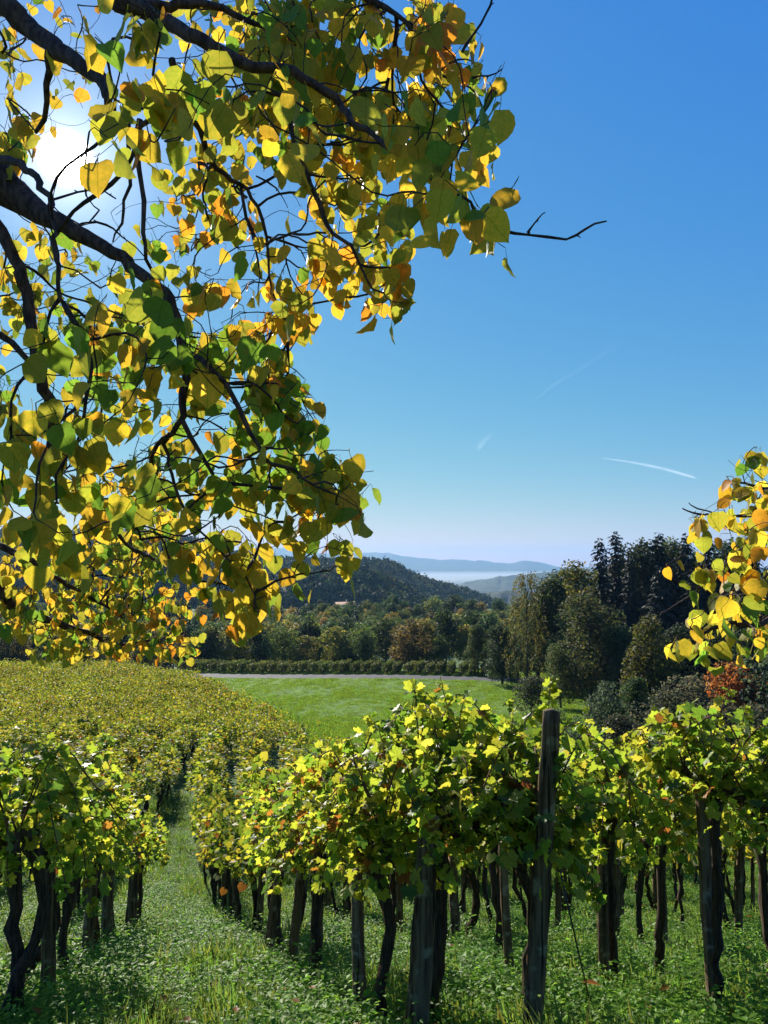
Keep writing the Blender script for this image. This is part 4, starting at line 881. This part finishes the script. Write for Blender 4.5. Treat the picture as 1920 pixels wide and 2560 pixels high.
# ------------------------------------------------------------------ ground cover
def tuft(seed, n=9, h=(.06, .14), w=.0032, col=(.13, .25, .025)):
    g = np.random.default_rng(seed); a = Acc()
    for i in range(n):
        az = g.uniform(0, 6.28); d = np.array([math.cos(az), math.sin(az), 0.]); s = np.array([-d[1], d[0], 0.]); H = g.uniform(*h); b = np.array([g.normal(0, .03), g.normal(0, .03), -.01]); le = g.uniform(.1, .9); ww = w * g.uniform(.7, 1.4)
        q = [b, b + d * le * H * .25 + [0, 0, H * .55], b + d * le * H * .75 + [0, 0, H * (.95 - .25 * le)]]
        V = np.array([q[0] - s * ww, q[0] + s * ww, q[1] + s * ww * .9, q[1] - s * ww * .9, q[2] + s * ww * .15, q[2] - s * ww * .15])
        a.add(V, np.array([[0, 1, 2, 3], [3, 2, 4, 5]]), np.array(col) * np.exp(g.normal(0, .22)) * np.array([g.uniform(.8, 1.5), 1, 1]))
    return a.mesh('tuft', M['grass'])
def weed(seed, n=46, size=.016, hh=.085, col=(.16, .31, .03), spread=.085):
    g = np.random.default_rng(seed); a = Acc(); O = []; Y = []; Z = []
    for i in range(n):
        az = g.uniform(0, 6.28); d = np.array([math.cos(az), math.sin(az), 0.]); t = g.uniform(.15, 1); O.append(np.array([g.normal(0, spread), g.normal(0, spread), hh * t])); Y.append(d + np.array([0, 0, g.uniform(-.4, .4)])); Z.append(np.array([0, 0, 1.]) + g.normal(0, .35, 3))
    c = np.array(col)[None] * np.exp(g.normal(0, .25, (n, 1))); tv, tf, tl = diamond_leaf(.62, 1, .1)
    stamp(a, (tv, tf, tl), np.array(O), frames(np.array(Y), np.array(Z)), g.uniform(.6, 1.3, n) * size, c); return a.mesh('weed', M['weed'])
TUFT = [tuft(i) for i in range(4)] + [tuft(9, 10, (.09, .19), .003, (.17, .27, .04))]
WEED = [weed(i) for i in range(4)] + [weed(7, 34, .022, .14), weed(8, 60, .012, .07, (.20, .35, .045))]
FALL = [weed(15, 1, .045, .14, (.45, .20, .03)), weed(16, 1, .045, .14, (.5, .38, .05))]
gg = np.random.default_rng(31)
def sample_ground(n, y0, y1, um=.57, pw=1.0):
    y = y0 * (y1 / y0) ** (gg.random(n) ** pw); x = gg.uniform(-um, um, n) * (y + .5); return x, y
x, y = sample_ground(150000, 3.3, 34); n1 = len(x)
f = fbm(x, y, 2.2, 5) + fbm(x, y, .7, 6) * .5
isw = f > .12 + gg.normal(0, .25, n1)
row = (x + .27 * y - 1.12 + .85 * (x + .27 * y < .2)) / 1.9; urow = np.abs(row - np.round(row)) * 1.9
idx = np.where(isw, 5 + gg.integers(0, 6, n1), gg.integers(0, 5, n1)); idx = np.where(gg.random(n1) < np.where(urow < .4, .012, .003), 11 + gg.integers(0, 2, n1), idx)
f2 = fbm(x, y, 1.5, 21) + .6 * fbm(x, y, .5, 22)
scl = gg.uniform(.6, 1.35, n1) * (1 + .02 * y) * np.where(isw, 1.15, 1) * np.clip(1 + .38 * f2, .35, 1.7) * np.where(urow < .28, .55, 1)
rot = np.stack([gg.normal(0, .15, n1), gg.normal(0, .15, n1), gg.uniform(0, 6.28, n1)], -1)
scatter('grass', np.stack([x, y, hgt(x, y)], -1), rot, scl, idx, TUFT + WEED + FALL, 'lush grass and leafy weeds under the vines', 'grass')
# meadow sward
def sward(seed):
    g = np.random.default_rng(seed); a = Acc()
    for i in range(16):
        az = g.uniform(0, 6.28); d = np.array([math.cos(az), math.sin(az), 0.]); s = np.array([-d[1], d[0], 0.]); H = g.uniform(.07, .17); b = np.array([g.normal(0, .25), g.normal(0, .25), -.01])
        V = np.array([b - s * .03, b + s * .03, b + d * H * .5 + [0, 0, H]]); a.add(V, np.array([[0, 1, 2]]), np.array([.15, .26, .017]) * np.exp(g.normal(0, .35)) * np.array([g.uniform(.7, 1.5), 1, 1]))
    return a.mesh('sward', M['grass'])
SW = [sward(i) for i in range(4)]
n1 = 90000; y = gg.uniform(36, 172, n1); xl = np.maximum(np.interp(y, _yy, _X) + 1.6, -70); xr = np.interp(y, [34, 60, 100, 145, 172], [3, 12, 26, 38, 48]); x = xl + gg.random(n1) * np.maximum(xr - xl, 1)
k = (np.abs(y - road_y(x)) > RW + .3) & (np.abs(x / y) < .55); x, y = x[k], y[k]; n1 = len(x)
sc_ = gg.uniform(.7, 1.3, n1) * (1 + .45 * fbm(x, y * .35, 13, 12) + .4 * fbm(x, y * .5, 4, 13))
scatter('meadow_grass', np.stack([x, y, hgt(x, y) + .04], -1), np.stack([np.zeros(n1), np.zeros(n1), gg.uniform(0, 6.28, n1)], -1), np.clip(sc_, .4, 2), gg.integers(0, 4, n1), SW, 'short bright green grass of the sloping meadow', 'grass')

# ------------------------------------------------------------------ fruit trees hanging into the view
def colonize(seedP, attr, step=.045, kill=.055, maxit=260, g=None, grav=-.05):
    cap = len(seedP) + 14000
    P = np.zeros((cap, 3)); par = np.full(cap, -1); n = len(seedP); P[:n] = seedP
    m = len(attr); near = np.zeros(m, int); nd = np.full(m, 1e9)
    for s in range(0, n, 400):
        d = np.linalg.norm(attr[:, None] - P[None, s:min(n, s + 400)], axis=2); j = d.argmin(1); dd = d[np.arange(m), j]; b = dd < nd; nd[b] = dd[b]; near[b] = j[b] + s
    alive = nd > kill; n0 = n
    for it in range(maxit):
        if not alive.any() or n > cap - 1500: break
        a = np.where(alive)[0]; nn = near[a]
        acc = np.zeros((n, 3)); np.add.at(acc, nn, unit(attr[a] - P[nn])); ids = np.unique(nn)
        wob = np.sin(P[ids][:, [1, 2, 0]] * 31 + [1, 2, 3]) + np.sin(P[ids][:, [2, 0, 1]] * 17 + [4, 1, 2])
        d = unit(unit(acc[ids]) + [0, 0, grav] + .38 * wob + g.normal(0, .3, (len(ids), 3))); Q = P[ids] + d * step
        k = len(Q); P[n:n + k] = Q; par[n:n + k] = ids
        D = np.linalg.norm(attr[a][:, None] - Q[None], axis=2); j = D.argmin(1); dd = D[np.arange(len(a)), j]; b = dd < nd[a]
        ai = a[b]; nd[ai] = dd[b]; near[ai] = j[b] + n
        n += k; alive = nd > kill
    return P[:n], par[:n], near, nd
def twig_tubes(acc, P, par, n0, weight, g, rmin=.0011, rk=.0011, knob=.2):
    n = len(P); ch = [[] for _ in range(n)]
    for i in range(n0, n): ch[par[i]].append(i)
    w = np.zeros(n); w += weight
    for i in range(n - 1, n0 - 1, -1): w[par[i]] += w[i]
    rad = np.maximum(rmin, rk * np.maximum(w, .3) ** .45)
    def chain(start, first):
        pts = [start, first]; cur = first; st = []
        while ch[cur]:
            c = sorted(ch[cur], key=lambda q: -w[q])
            for q in c[1:]: st.append((cur, q))
            cur = c[0]; pts.append(cur)
        return pts, st
    stack = [(i, c) for i in range(n0) for c in ch[i]]
    while stack:
        s, f = stack.pop()
        if w[f] <= 0: continue
        pts, st = chain(s, f); stack += st
        Q = P[pts]; r = rad[pts].copy(); r[0] = r[1]
        if len(Q) > 2: Q[1:-1] = Q[1:-1] * .5 + .25 * (Q[:-2] + Q[2:])
        add_tube(acc, Q, r * (1 + g.uniform(-knob, knob, len(r))), 5 if r[0] > .003 else 4)
NEAR = ["000579300000000000000", "000599600000000000000", "000068988200000000000", "000049997505000000430", "006747998546005744660", "005778885157003874820", "000067520004000768600",
        "000040000000000689850", "000000000000000589760", "000000000000000337233", "000033000000000000030", "000066200000000000000", "015566400000000000000", "058757630000000000000", "044767620000000000000",
        "633445400000000000000", "884664000000000000000", "772662000000000000000", "665530000000000000000", "982652000000000000000", "983454000000000000000", "637800000000000000000", "003400000000000000000"]
MID = ["133300345799987285000", "432100035699976688100", "322210026899985788300", "411300025799985266620", "311100034899999787500", "661000045767889888820", "642000055651778776710",
       "110010535403786320000", "002002746401356400000", "154004465433558600000", "652220331214697600000", "742330062246165910000", "554264242059403500000", "221344288836100000000", "131144169892000000000",
       "421545176799000000000", "111444265899300000000", "111343554669700000000", "011435562789750000000", "001446573658991000000", "001455466366750000000", "000000068874670000000", "000000567931250000000", "000000006874000000000", "000000000620000000000"]
FAR = [""] * 18 + ["000033300000000000000", "000245410000000000000", "112455610000000000000", "445887620000000000000", "656788510000000000000", "757888530000000000000", "666778740000000000000", "068555650000000000000"]
def leaves_from_map(mp, dfun, g, cell=64., x0=0, lsize=.062, cov=1.0):
    out = []
    for r, row in enumerate(mp):
        for c, chx in enumerate(row):
            k = int(chx) / 10.
            if k <= 0: continue
            k = min(k, .93) * cov
            d = dfun(c, r); A = (lsize * FPX / d) ** 2 * .60 * .62
            m = g.poisson(-math.log(1 - k) * cell * cell / A * 1.75)
            for q in range(m): out.append((x0 + (c + g.random()) * cell, (r + g.random()) * cell, d * math.exp(g.normal(0, .09)), c, r))
    return np.array(out)
gf = np.random.default_rng(909)
def blob(x, y, cx, cy, s): return math.exp(-((x - cx) ** 2 + (y - cy) ** 2) / (2 * s * s))
C_G, C_O, C_Y, C_R = np.array([.13, .235, .022]), np.array([.34, .315, .03]), np.array([.58, .40, .03]), np.array([.66, .28, .02])
def fruit_color(px, py, layer, g):
    gr = 1.1 * blob(px, py, 560, 1000, 130) + .9 * blob(px, py, 700, 1130, 90) + .55 * blob(px, py, 700, 150, 150) + .6 * blob(px, py, 300, 820, 170) + .5 * blob(px, py, 1130, 300, 80) + .45 * blob(px, py, 520, 1330, 100) + .4 * blob(px, py, 250, 1480, 140) + .5 * blob(px, py, 1880, 1560, 70) + .35 * blob(px, py, 60, 700, 90)
    ora = .8 * blob(px, py, 570, 700, 60) + .5 * blob(px, py, 735, 810, 60) + .5 * blob(px, py, 1300, 600, 60) + .5 * blob(px, py, 1100, 130, 70) + .5 * blob(px, py, 420, 1580, 60) + .35 * blob(px, py, 950, 700, 90) + .7 * blob(px, py, 1790, 1330, 90) + .3 * blob(px, py, 420, 560, 80)
    yl = .8 * blob(px, py, 1090, 540, 110) + .7 * blob(px, py, 120, 1290, 110) + .6 * blob(px, py, 870, 660, 110) + .5 * blob(px, py, 300, 300, 120) + .5 * blob(px, py, 650, 1480, 90)
    w = np.array([.09 + .85 * gr, .55, .46 + yl, .05 + ora]); k = g.choice(4, p=w / w.sum()); k2 = min(3, max(0, k + g.integers(-1, 2)))
    c = (C_G, C_O, C_Y, C_R)[k] * .75 + (C_G, C_O, C_Y, C_R)[k2] * .25
    return c * math.exp(g.normal(0, .14))
OV_ME = [mk_mesh('leaf', t[0], t[1], M['fruit_leaf'], np.ones((len(t[0]), 3)), t[2], smooth=False) for t in OVATE]
def fruit_tree(name, label, limbs_px, leafmaps, trunk, nparts, group, seed, bare=(), lsize=.063, pipe=.0011):
    g = np.random.default_rng(seed)
    root = np.array(trunk[0]); e = empty(name, root, label, 'tree', group)
    L = np.concatenate(leafmaps); B = np.array([at(a[0], a[1], a[2]) for a in L]); n = len(B)
    S = lsize * np.exp(g.normal(0, .17, n)); 
    toCam = unit(-B); az = g.uniform(0, 6.28, n); hz = np.stack([np.cos(az), np.sin(az), g.normal(0, .35, n)], -1)
    sgn = np.where(g.random(n) < .5, 1, -1)[:, None]
    Z = unit(hz + toCam * sgn * .75); Y = np.array([0, 0, -1.]) + np.stack([g.normal(0, .42, n), g.normal(0, .42, n), g.normal(0, .2, n)], -1)
    Rm = frames(Y, Z); O = B - Rm[:, :, 1] * (S * .9)[:, None]       # stalk end on the twig, blade around the wanted point
    seeds = []; limbsP = []
    for pts, w0, w1 in limbs_px:
        Q = np.array([at(*p) for p in pts]) if len(pts[0]) == 3 else np.array([p[1] for p in pts])
        ln = np.linalg.norm(np.diff(Q, axis=0), axis=1).sum(); m = max(5, int(ln / .045)); C = spline(Q, m); C[1:-1] += g.normal(0, .004, (m - 2, 3))
        dd = C[:, 1]; wv = np.interp(np.linspace(0, 1, m), np.linspace(0, 1, len(w0)), w0) if isinstance(w0, (list, tuple)) else np.linspace(w0, w1, m); r = wv / 2 * np.maximum(dd, .3) / FPX; limbsP.append((C, r)); seeds.append(C[2:])
    SP = np.concatenate(seeds)
    P, par, nearn, nd = colonize(SP, O, g=g)
    w0 = np.zeros(len(P)); np.add.at(w0, nearn, 1.0)
    for i in range(len(P) - 1, len(SP) - 1, -1): w0[par[i]] += w0[i]
    lone = np.zeros(len(O), bool)
    for q in range(len(O)):         # no leaf alone on an overlong bare twig
        i = nearn[q]; st = 0
        while i >= len(SP) and w0[i] < 4: i = par[i]; st += 1
        lone[q] = st > 6
    ok = (nd < .09) & ~lone & ~(np.hypot(L[:, 0] - 165, L[:, 1] - 392) < 78); O, Rm, S, L, nearn = O[ok], Rm[ok], S[ok], L[ok], nearn[ok]
    shift = P[nearn] - O; O = O + shift * .8
    cols = np.array([fruit_color(a[0], a[1], 0, g) for a in L])
    wt = np.zeros(len(P)); np.add.at(wt, nearn, 1.0)
    tw = Acc(); twig_tubes(tw, P - root, par, len(SP), wt, g, rk=pipe)
    for pts, w in bare:
        Q = np.array([at(*p) for p in pts]) - root; m = max(5, int(np.linalg.norm(np.diff(Q, axis=0), axis=1).sum() / .03)); C = spline(Q, m); C[1:-1] += g.normal(0, .003, (m - 2, 3))
        r = np.linspace(w, w * .45, m) / 2 * pts[0][2] / FPX; add_tube(tw, C, r * (1 + g.uniform(-.25, .35, m)), 5)
        for j in range(2, m - 1, 3):
            d = unit(g.normal(size=3)) * .012; add_tube(tw, [C[j], C[j] + d], [r[j] * .9, r[j] * .4], 4)
    for C, r in limbsP:
        a = Acc(); rr = r * (1 + .06 * np.sin(np.arange(len(r)) * 1.3) + g.uniform(-.06, .06, len(r))); add_tube(a, C - root, rr, 10, jit=.05, seed=int(r[0] * 1e6)); mk_obj('limb', a.mesh('limb', M['fruit_bark'], True), e)
    a = Acc(); T = spline(trunk, 14); add_tube(a, T - root, np.linspace(.19, .11, 14), 12, jit=.06, seed=3); mk_obj('trunk', a.mesh('trunk', M['fruit_bark'], True), e)
    o = mk_obj('twigs', tw.mesh('twigs', M['twig'], True), e); tag(o, kind='stuff')
    q = proj(O); vis = (q[:, 0] > 0) & (q[:, 0] < 1920) & (q[:, 1] > 0); order = np.argsort(np.where(vis, q[:, 2], 1e6)); nv = min(nparts, int(vis.sum()))
    used = leaf_parts(e, root, O - root, Rm, S, cols, OV_ME, order, nv)
    fo = Acc(); rest = np.where(~used)[0]
    for k in range(len(OVATE)):
        r = rest[rest % len(OVATE) == k]; stamp(fo, OVATE[k], O[r] - root, Rm[r], S[r], cols[r])
    if fo.V: tag(mk_obj('foliage', fo.mesh('foliage', M['fruit_leaf']), e), kind='stuff')
    print(name, 'leaves', len(O), 'nodes', len(P))
def dn(c, r): return 1.55 if r < 10 and c < 10 else (1.75 if r < 10 else 1.95)
def dm(c, r):
    if c >= 10 and r < 14: return 2.75
    if r < 10: return 3.1
    return 2.7 if c >= 7 else 3.3
TRT = np.array([-1.75, 2.55, float(hgt(-1.75, 2.55)) - .2])
crot = at(-90, 500, 2.6)
LIMBS = [([(-260, -60, 2.4), (0, 10, 2.3), (60, 60, 2.3), (127, 112, 2.25), (185, 154, 2.2), (247, 197, 2.15), (266, 232, 2.1), (270, 262, 2.1)], [66, 58, 48, 40, 32, 14], 0),
         ([(-60, -240, 2.3), (150, -110, 2.25), (300, 0, 2.2), (347, 23, 2.2), (424, 58, 2.2), (482, 89, 2.15), (540, 120, 2.15), (617, 162, 2.15), (705, 172, 2.15), (767, 200, 2.15), (814, 228, 2.15), (856, 262, 2.15), (879, 301, 2.1), (929, 340, 2.1), (987, 378, 2.05), (1053, 420, 2.0), (1118, 490, 1.95), (1180, 540, 1.95), (1265, 579, 1.95)], [60, 52, 44, 37, 29, 24, 21, 18, 15, 12, 9], 0),
         ([(250, -40, 2.4), (359, 12, 2.4), (424, 15, 2.4), (482, 8, 2.4), (560, 20, 2.5), (640, 60, 2.5), (720, 70, 2.6)], 32, 10),
         ([(830, -60, 2.5), (918, 0, 2.5), (968, 19, 2.5), (1006, 42, 2.5), (1033, 85, 2.5)], 24, 8),
         ([(-180, 330, 2.6), (0, 455, 2.6), (40, 490, 2.6), (96, 532, 2.55), (154, 563, 2.5), (216, 594, 2.5), (293, 633, 2.45), (320, 659, 2.45), (359, 690, 2.4), (405, 725, 2.4), (432, 767, 2.4), (447, 821, 2.4), (459, 871, 2.4), (463, 933, 2.4), (459, 1006, 2.4), (455, 1049, 2.4)], [120, 100, 62, 44, 36, 32, 30, 28, 26, 23, 20, 16], 0),
         ([(455, 1049, 2.4), (424, 1084, 2.45), (386, 1122, 2.5), (370, 1180, 2.6), (347, 1221, 2.7), (340, 1306, 2.8), (352, 1350, 2.8)], 14, 6), ([(455, 1049, 2.4), (482, 1103, 2.4), (517, 1149, 2.4), (540, 1200, 2.4), (551, 1242, 2.4), (548, 1290, 2.4)], 13, 5),
         ([(424, 1084, 2.45), (409, 1122, 2.5), (424, 1180, 2.5), (455, 1250, 2.5), (490, 1320, 2.5), (600, 1420, 2.5), (640, 1520, 2.5)], 11, 4), ([(459, 871, 2.4), (501, 902, 2.3), (552, 941, 2.25), (622, 1074, 2.2), (660, 1144, 2.2), (718, 1174, 2.2), (776, 1205, 2.2), (838, 1236, 2.2)], 17, 5),
         ([(350, 300, 2.4), (343, 393, 2.4), (355, 482, 2.4), (359, 571, 2.4), (363, 640, 2.4), (400, 720, 2.5)], 17, 8), ([(322, 300, 2.5), (320, 443, 2.5), (309, 540, 2.5), (282, 605, 2.5)], 13, 4),
         ([(430, 150, 2.3), (459, 266, 2.5), (498, 320, 2.6), (521, 393, 2.7), (559, 436, 2.75), (602, 463, 2.8), (640, 510, 2.8), (671, 595, 2.8), (675, 718, 2.8), (702, 768, 2.8)], 19, 4), ([(705, 230, 2.4), (748, 386, 2.4), (771, 455, 2.4), (806, 532, 2.4), (825, 571, 2.4), (871, 610, 2.4), (887, 641, 2.4), (918, 710, 2.4), (960, 733, 2.4)], 18, 5),
         ([(602, 463, 2.8), (640, 600, 2.7), (679, 602, 2.6), (736, 587, 2.5), (814, 583, 2.42)], 9, 6), ([(-80, 1380, 4.6), (0, 1476, 4.7), (39, 1522, 4.8), (116, 1549, 4.9), (185, 1572, 5.0), (239, 1588, 5.1), (278, 1615, 5.2), (380, 1600, 5.3)], 30, 6),
         ([(-60, 1340, 4.4), (60, 1390, 4.5), (130, 1440, 4.7), (220, 1490, 5.0), (330, 1560, 5.2)], 20, 5), ([(100, 1150, 3.3), (243, 1279, 3.8), (278, 1322, 4.0), (328, 1368, 4.2), (386, 1399, 4.3)], 15, 6),
         ([(-40, 520, 2.6), (39, 640, 2.6), (62, 717, 2.6), (77, 813, 2.6), (112, 968, 2.6), (127, 1045, 2.7), (123, 1141, 2.8), (110, 1250, 3.0)], 34, 22), ([(-40, 810, 2.6), (0, 837, 2.6), (50, 879, 2.6), (93, 941, 2.6), (112, 968, 2.6)], 20, 12),
         ([(-150, 380, 2.5), (0, 400, 2.1), (80, 430, 2.0), (130, 520, 1.95), (140, 640, 1.9), (160, 760, 1.9)], 24, 10), ([(-300, 520, 2.7), (-200, 800, 3.2), (-160, 1100, 4.0), (-80, 1380, 4.6)], 60, 30), ([(127, 112, 2.25), (125, 180, 2.3), (120, 250, 2.35), (90, 330, 2.5)], 26, 10)]
BARE = [([(1265, 579, 1.95), (1319, 582, 1.95), (1418, 596, 1.95), (1460, 577, 1.95), (1516, 553, 1.95)], 9), ([(1319, 582, 1.95), (1345, 545, 1.95), (1362, 532, 1.95)], 6), ([(1155, 130, 2.3), (1190, 75, 2.3), (1222, 20, 2.3), (1245, -40, 2.3)], 9), ([(1180, 195, 2.2), (1220, 190, 2.2), (1256, 172, 2.2)], 6),
        ([(130, 500, 2.5), (190, 480, 2.5), (255, 478, 2.5), (290, 497, 2.5)], 8), ([(190, 565, 2.5), (250, 558, 2.5), (300, 585, 2.5), (360, 640, 2.5)], 8), ([(880, 230, 2.2), (950, 228, 2.2), (1020, 228, 2.2)], 7), ([(640, 440, 2.7), (690, 470, 2.7), (720, 520, 2.7)], 5), ([(620, 560, 2.7), (645, 640, 2.7), (645, 740, 2.7)], 6)]
far_l = leaves_from_map(FAR, lambda c, r: 4.9 + .1 * c, gf, lsize=.075)
fruit_tree('fruit_tree', 'old fruit tree with drooping yellow green leaves hanging across the upper left', LIMBS, [leaves_from_map(NEAR, dn, gf, cov=.68), leaves_from_map(MID, dm, gf, cov=.95), far_l],
           [TRT, TRT + [.05, .02, 1.0], TRT * [1, 1, 0] + [.02, .02, .35], at(-180, 330, 2.6) + [-.08, 0, .15]], 300, None, 5, BARE)
RMAP = [""] * 18 + ["0037", "0187", "0578", "0348", "2666", "0258", "1579", "5546"]
LIMR = [([(2080, 1260, 4.1), (1920, 1343, 3.8), (1860, 1369, 3.8), (1803, 1415, 3.75), (1762, 1456, 3.7), (1739, 1479, 3.7)], 14, 5), ([(2060, 1200, 4.0), (1920, 1222, 3.8), (1852, 1207, 3.8), (1815, 1212, 3.8)], 10, 4), ([(2060, 1270, 4.0), (1920, 1285, 3.8), (1820, 1292, 3.8), (1760, 1288, 3.8)], 10, 5), ([(2080, 1420, 4.1), (1920, 1551, 3.6), (1831, 1560, 3.6), (1762, 1580, 3.6), (1739, 1606, 3.6)], 16, 5), ([(2060, 1330, 4.0), (1930, 1430, 3.7), (1880, 1480, 3.7)], 10, 5)]
TR2 = np.array([3.15, 4.3, float(hgt(3.15, 4.3)) - .2])
fruit_tree('fruit_tree', 'fruit tree with orange and green leaves reaching in from the right edge', LIMR, [leaves_from_map(RMAP, lambda c, r: 3.75, gf, x0=1664, lsize=.07, cov=.85)], [TR2, TR2 + [.1, 0, 1.2], TR2 + [-.1, -.05, 2.2], at(2080, 1260, 4.1) + [.05, 0, .2]], 300, None, 8,
           [([(1739, 1479, 3.7), (1700, 1505, 3.7), (1652, 1534, 3.7)], 6), ([(1745, 1470, 3.7), (1700, 1462, 3.7), (1670, 1445, 3.7)], 5), ([(1760, 1288, 3.8), (1735, 1285, 3.8), (1706, 1271, 3.8)], 6), ([(1790, 1285, 3.8), (1745, 1270, 3.8), (1722, 1257, 3.8)], 5), ([(1815, 1400, 3.75), (1808, 1380, 3.75), (1804, 1368, 3.75)], 4)], lsize=.07)

# ------------------------------------------------------------------ contrail and wisps high in the sky
def streak(name, pts, d, wpx, label, dens, seed):
    g = np.random.default_rng(seed); Q = np.array([at(p[0], p[1], d) for p in pts]); C = spline(Q, 40); C += np.cumsum(g.normal(0, d * .00003, (40, 3)), 0)
    t = np.linspace(0, 1, 40); r = wpx / 2 / FPX * d * (.35 + .65 * t) * np.sin(np.pi * np.clip(t * .96 + .02, 0, 1)) ** .5
    a = Acc(); add_tube(a, C - C[20], r, 12)
    m, N, Lk, out = newmat(name); tcn = N.new('ShaderNodeTexCoord'); ns = N.new('ShaderNodeTexNoise'); ns.inputs['Scale'].default_value = 30. / d; ns.inputs['Detail'].default_value = 5
    Lk.new(tcn.outputs['Object'], ns.inputs['Vector']); lw = N.new('ShaderNodeLayerWeight'); lw.inputs['Blend'].default_value = .5
    inv = N.new('ShaderNodeMath'); inv.operation = 'SUBTRACT'; inv.inputs[0].default_value = 1; Lk.new(lw.outputs['Facing'], inv.inputs[1])
    pw = N.new('ShaderNodeMath'); pw.operation = 'POWER'; pw.inputs[1].default_value = 1.5; Lk.new(inv.outputs[0], pw.inputs[0])
    mr = N.new('ShaderNodeMapRange'); mr.inputs['From Min'].default_value = .3; mr.inputs['From Max'].default_value = .7; mr.inputs['To Max'].default_value = dens; Lk.new(ns.outputs['Fac'], mr.inputs['Value'])
    ml = N.new('ShaderNodeMath'); ml.operation = 'MULTIPLY'; Lk.new(mr.outputs['Result'], ml.inputs[0]); Lk.new(pw.outputs[0], ml.inputs[1])
    df = N.new('ShaderNodeBsdfTranslucent'); df.inputs['Color'].default_value = (.9, .9, .9, 1); d2 = N.new('ShaderNodeBsdfDiffuse'); d2.inputs['Color'].default_value = (.9, .9, .9, 1); ad = N.new('ShaderNodeAddShader'); Lk.new(df.outputs[0], ad.inputs[0]); Lk.new(d2.outputs[0], ad.inputs[1])
    tr = N.new('ShaderNodeBsdfTransparent'); mx = N.new('ShaderNodeMixShader'); Lk.new(ml.outputs[0], mx.inputs[0]); Lk.new(tr.outputs[0], mx.inputs[1]); Lk.new(ad.outputs[0], mx.inputs[2]); Lk.new(mx.outputs[0], out.inputs['Surface'])
    o = mk_obj(name, a.mesh(name, m, True), None, C[20]); tag(o, label, 'cloud')
streak('contrail', [(1505, 1145), (1580, 1156), (1660, 1172), (1740, 1195)], 24000, 13, 'short white contrail low in the blue sky at the right', .14, 1)
streak('cloud_wisp', [(1235, 1085), (1212, 1100), (1195, 1125)], 24000, 26, 'faint curled white cloud wisp above the mountains', .035, 2)
streak('cloud_wisp', [(1330, 1010), (1380, 965), (1440, 930), (1560, 850)], 24000, 16, 'very faint slanting cloud streak in the middle of the sky', .012, 3)

# ------------------------------------------------------------------ haze
HZ = 6.5e-5
V = np.array([[x, y, z] for x in (-15500, 15500) for y in (-60, 17000) for z in (-210, 245.)])
F = np.array([[0, 1, 3, 2], [4, 6, 7, 5], [0, 4, 5, 1], [2, 3, 7, 6], [0, 2, 6, 4], [1, 5, 7, 3]])
m, N, Lk, out = newmat('haze'); pv = N.new('ShaderNodeVolumePrincipled'); pv.inputs['Color'].default_value = (.29, .55, .86, 1); pv.inputs['Density'].default_value = HZ; pv.inputs['Anisotropy'].default_value = .25
Lk.new(pv.outputs[0], out.inputs['Volume'])
o = mk_obj('haze', mk_mesh('haze', V, F, m)); tag(o, 'thin blue autumn haze filling the valley air', 'haze', kind='stuff')

V = np.array([[x, y, z] for x in (-9000, 9000) for y in (6500, 12500) for z in (-204, -160.)])
m, N, Lk, out = newmat('mist'); pv = N.new('ShaderNodeVolumePrincipled'); pv.inputs['Color'].default_value = (.92, .95, 1.0, 1); pv.inputs['Density'].default_value = 2.4e-4; pv.inputs['Anisotropy'].default_value = .3
Lk.new(pv.outputs[0], out.inputs['Volume'])
o = mk_obj('mist', mk_mesh('mist', V, F, m)); tag(o, 'white morning mist lying on the plain before the mountains', 'mist', kind='stuff')
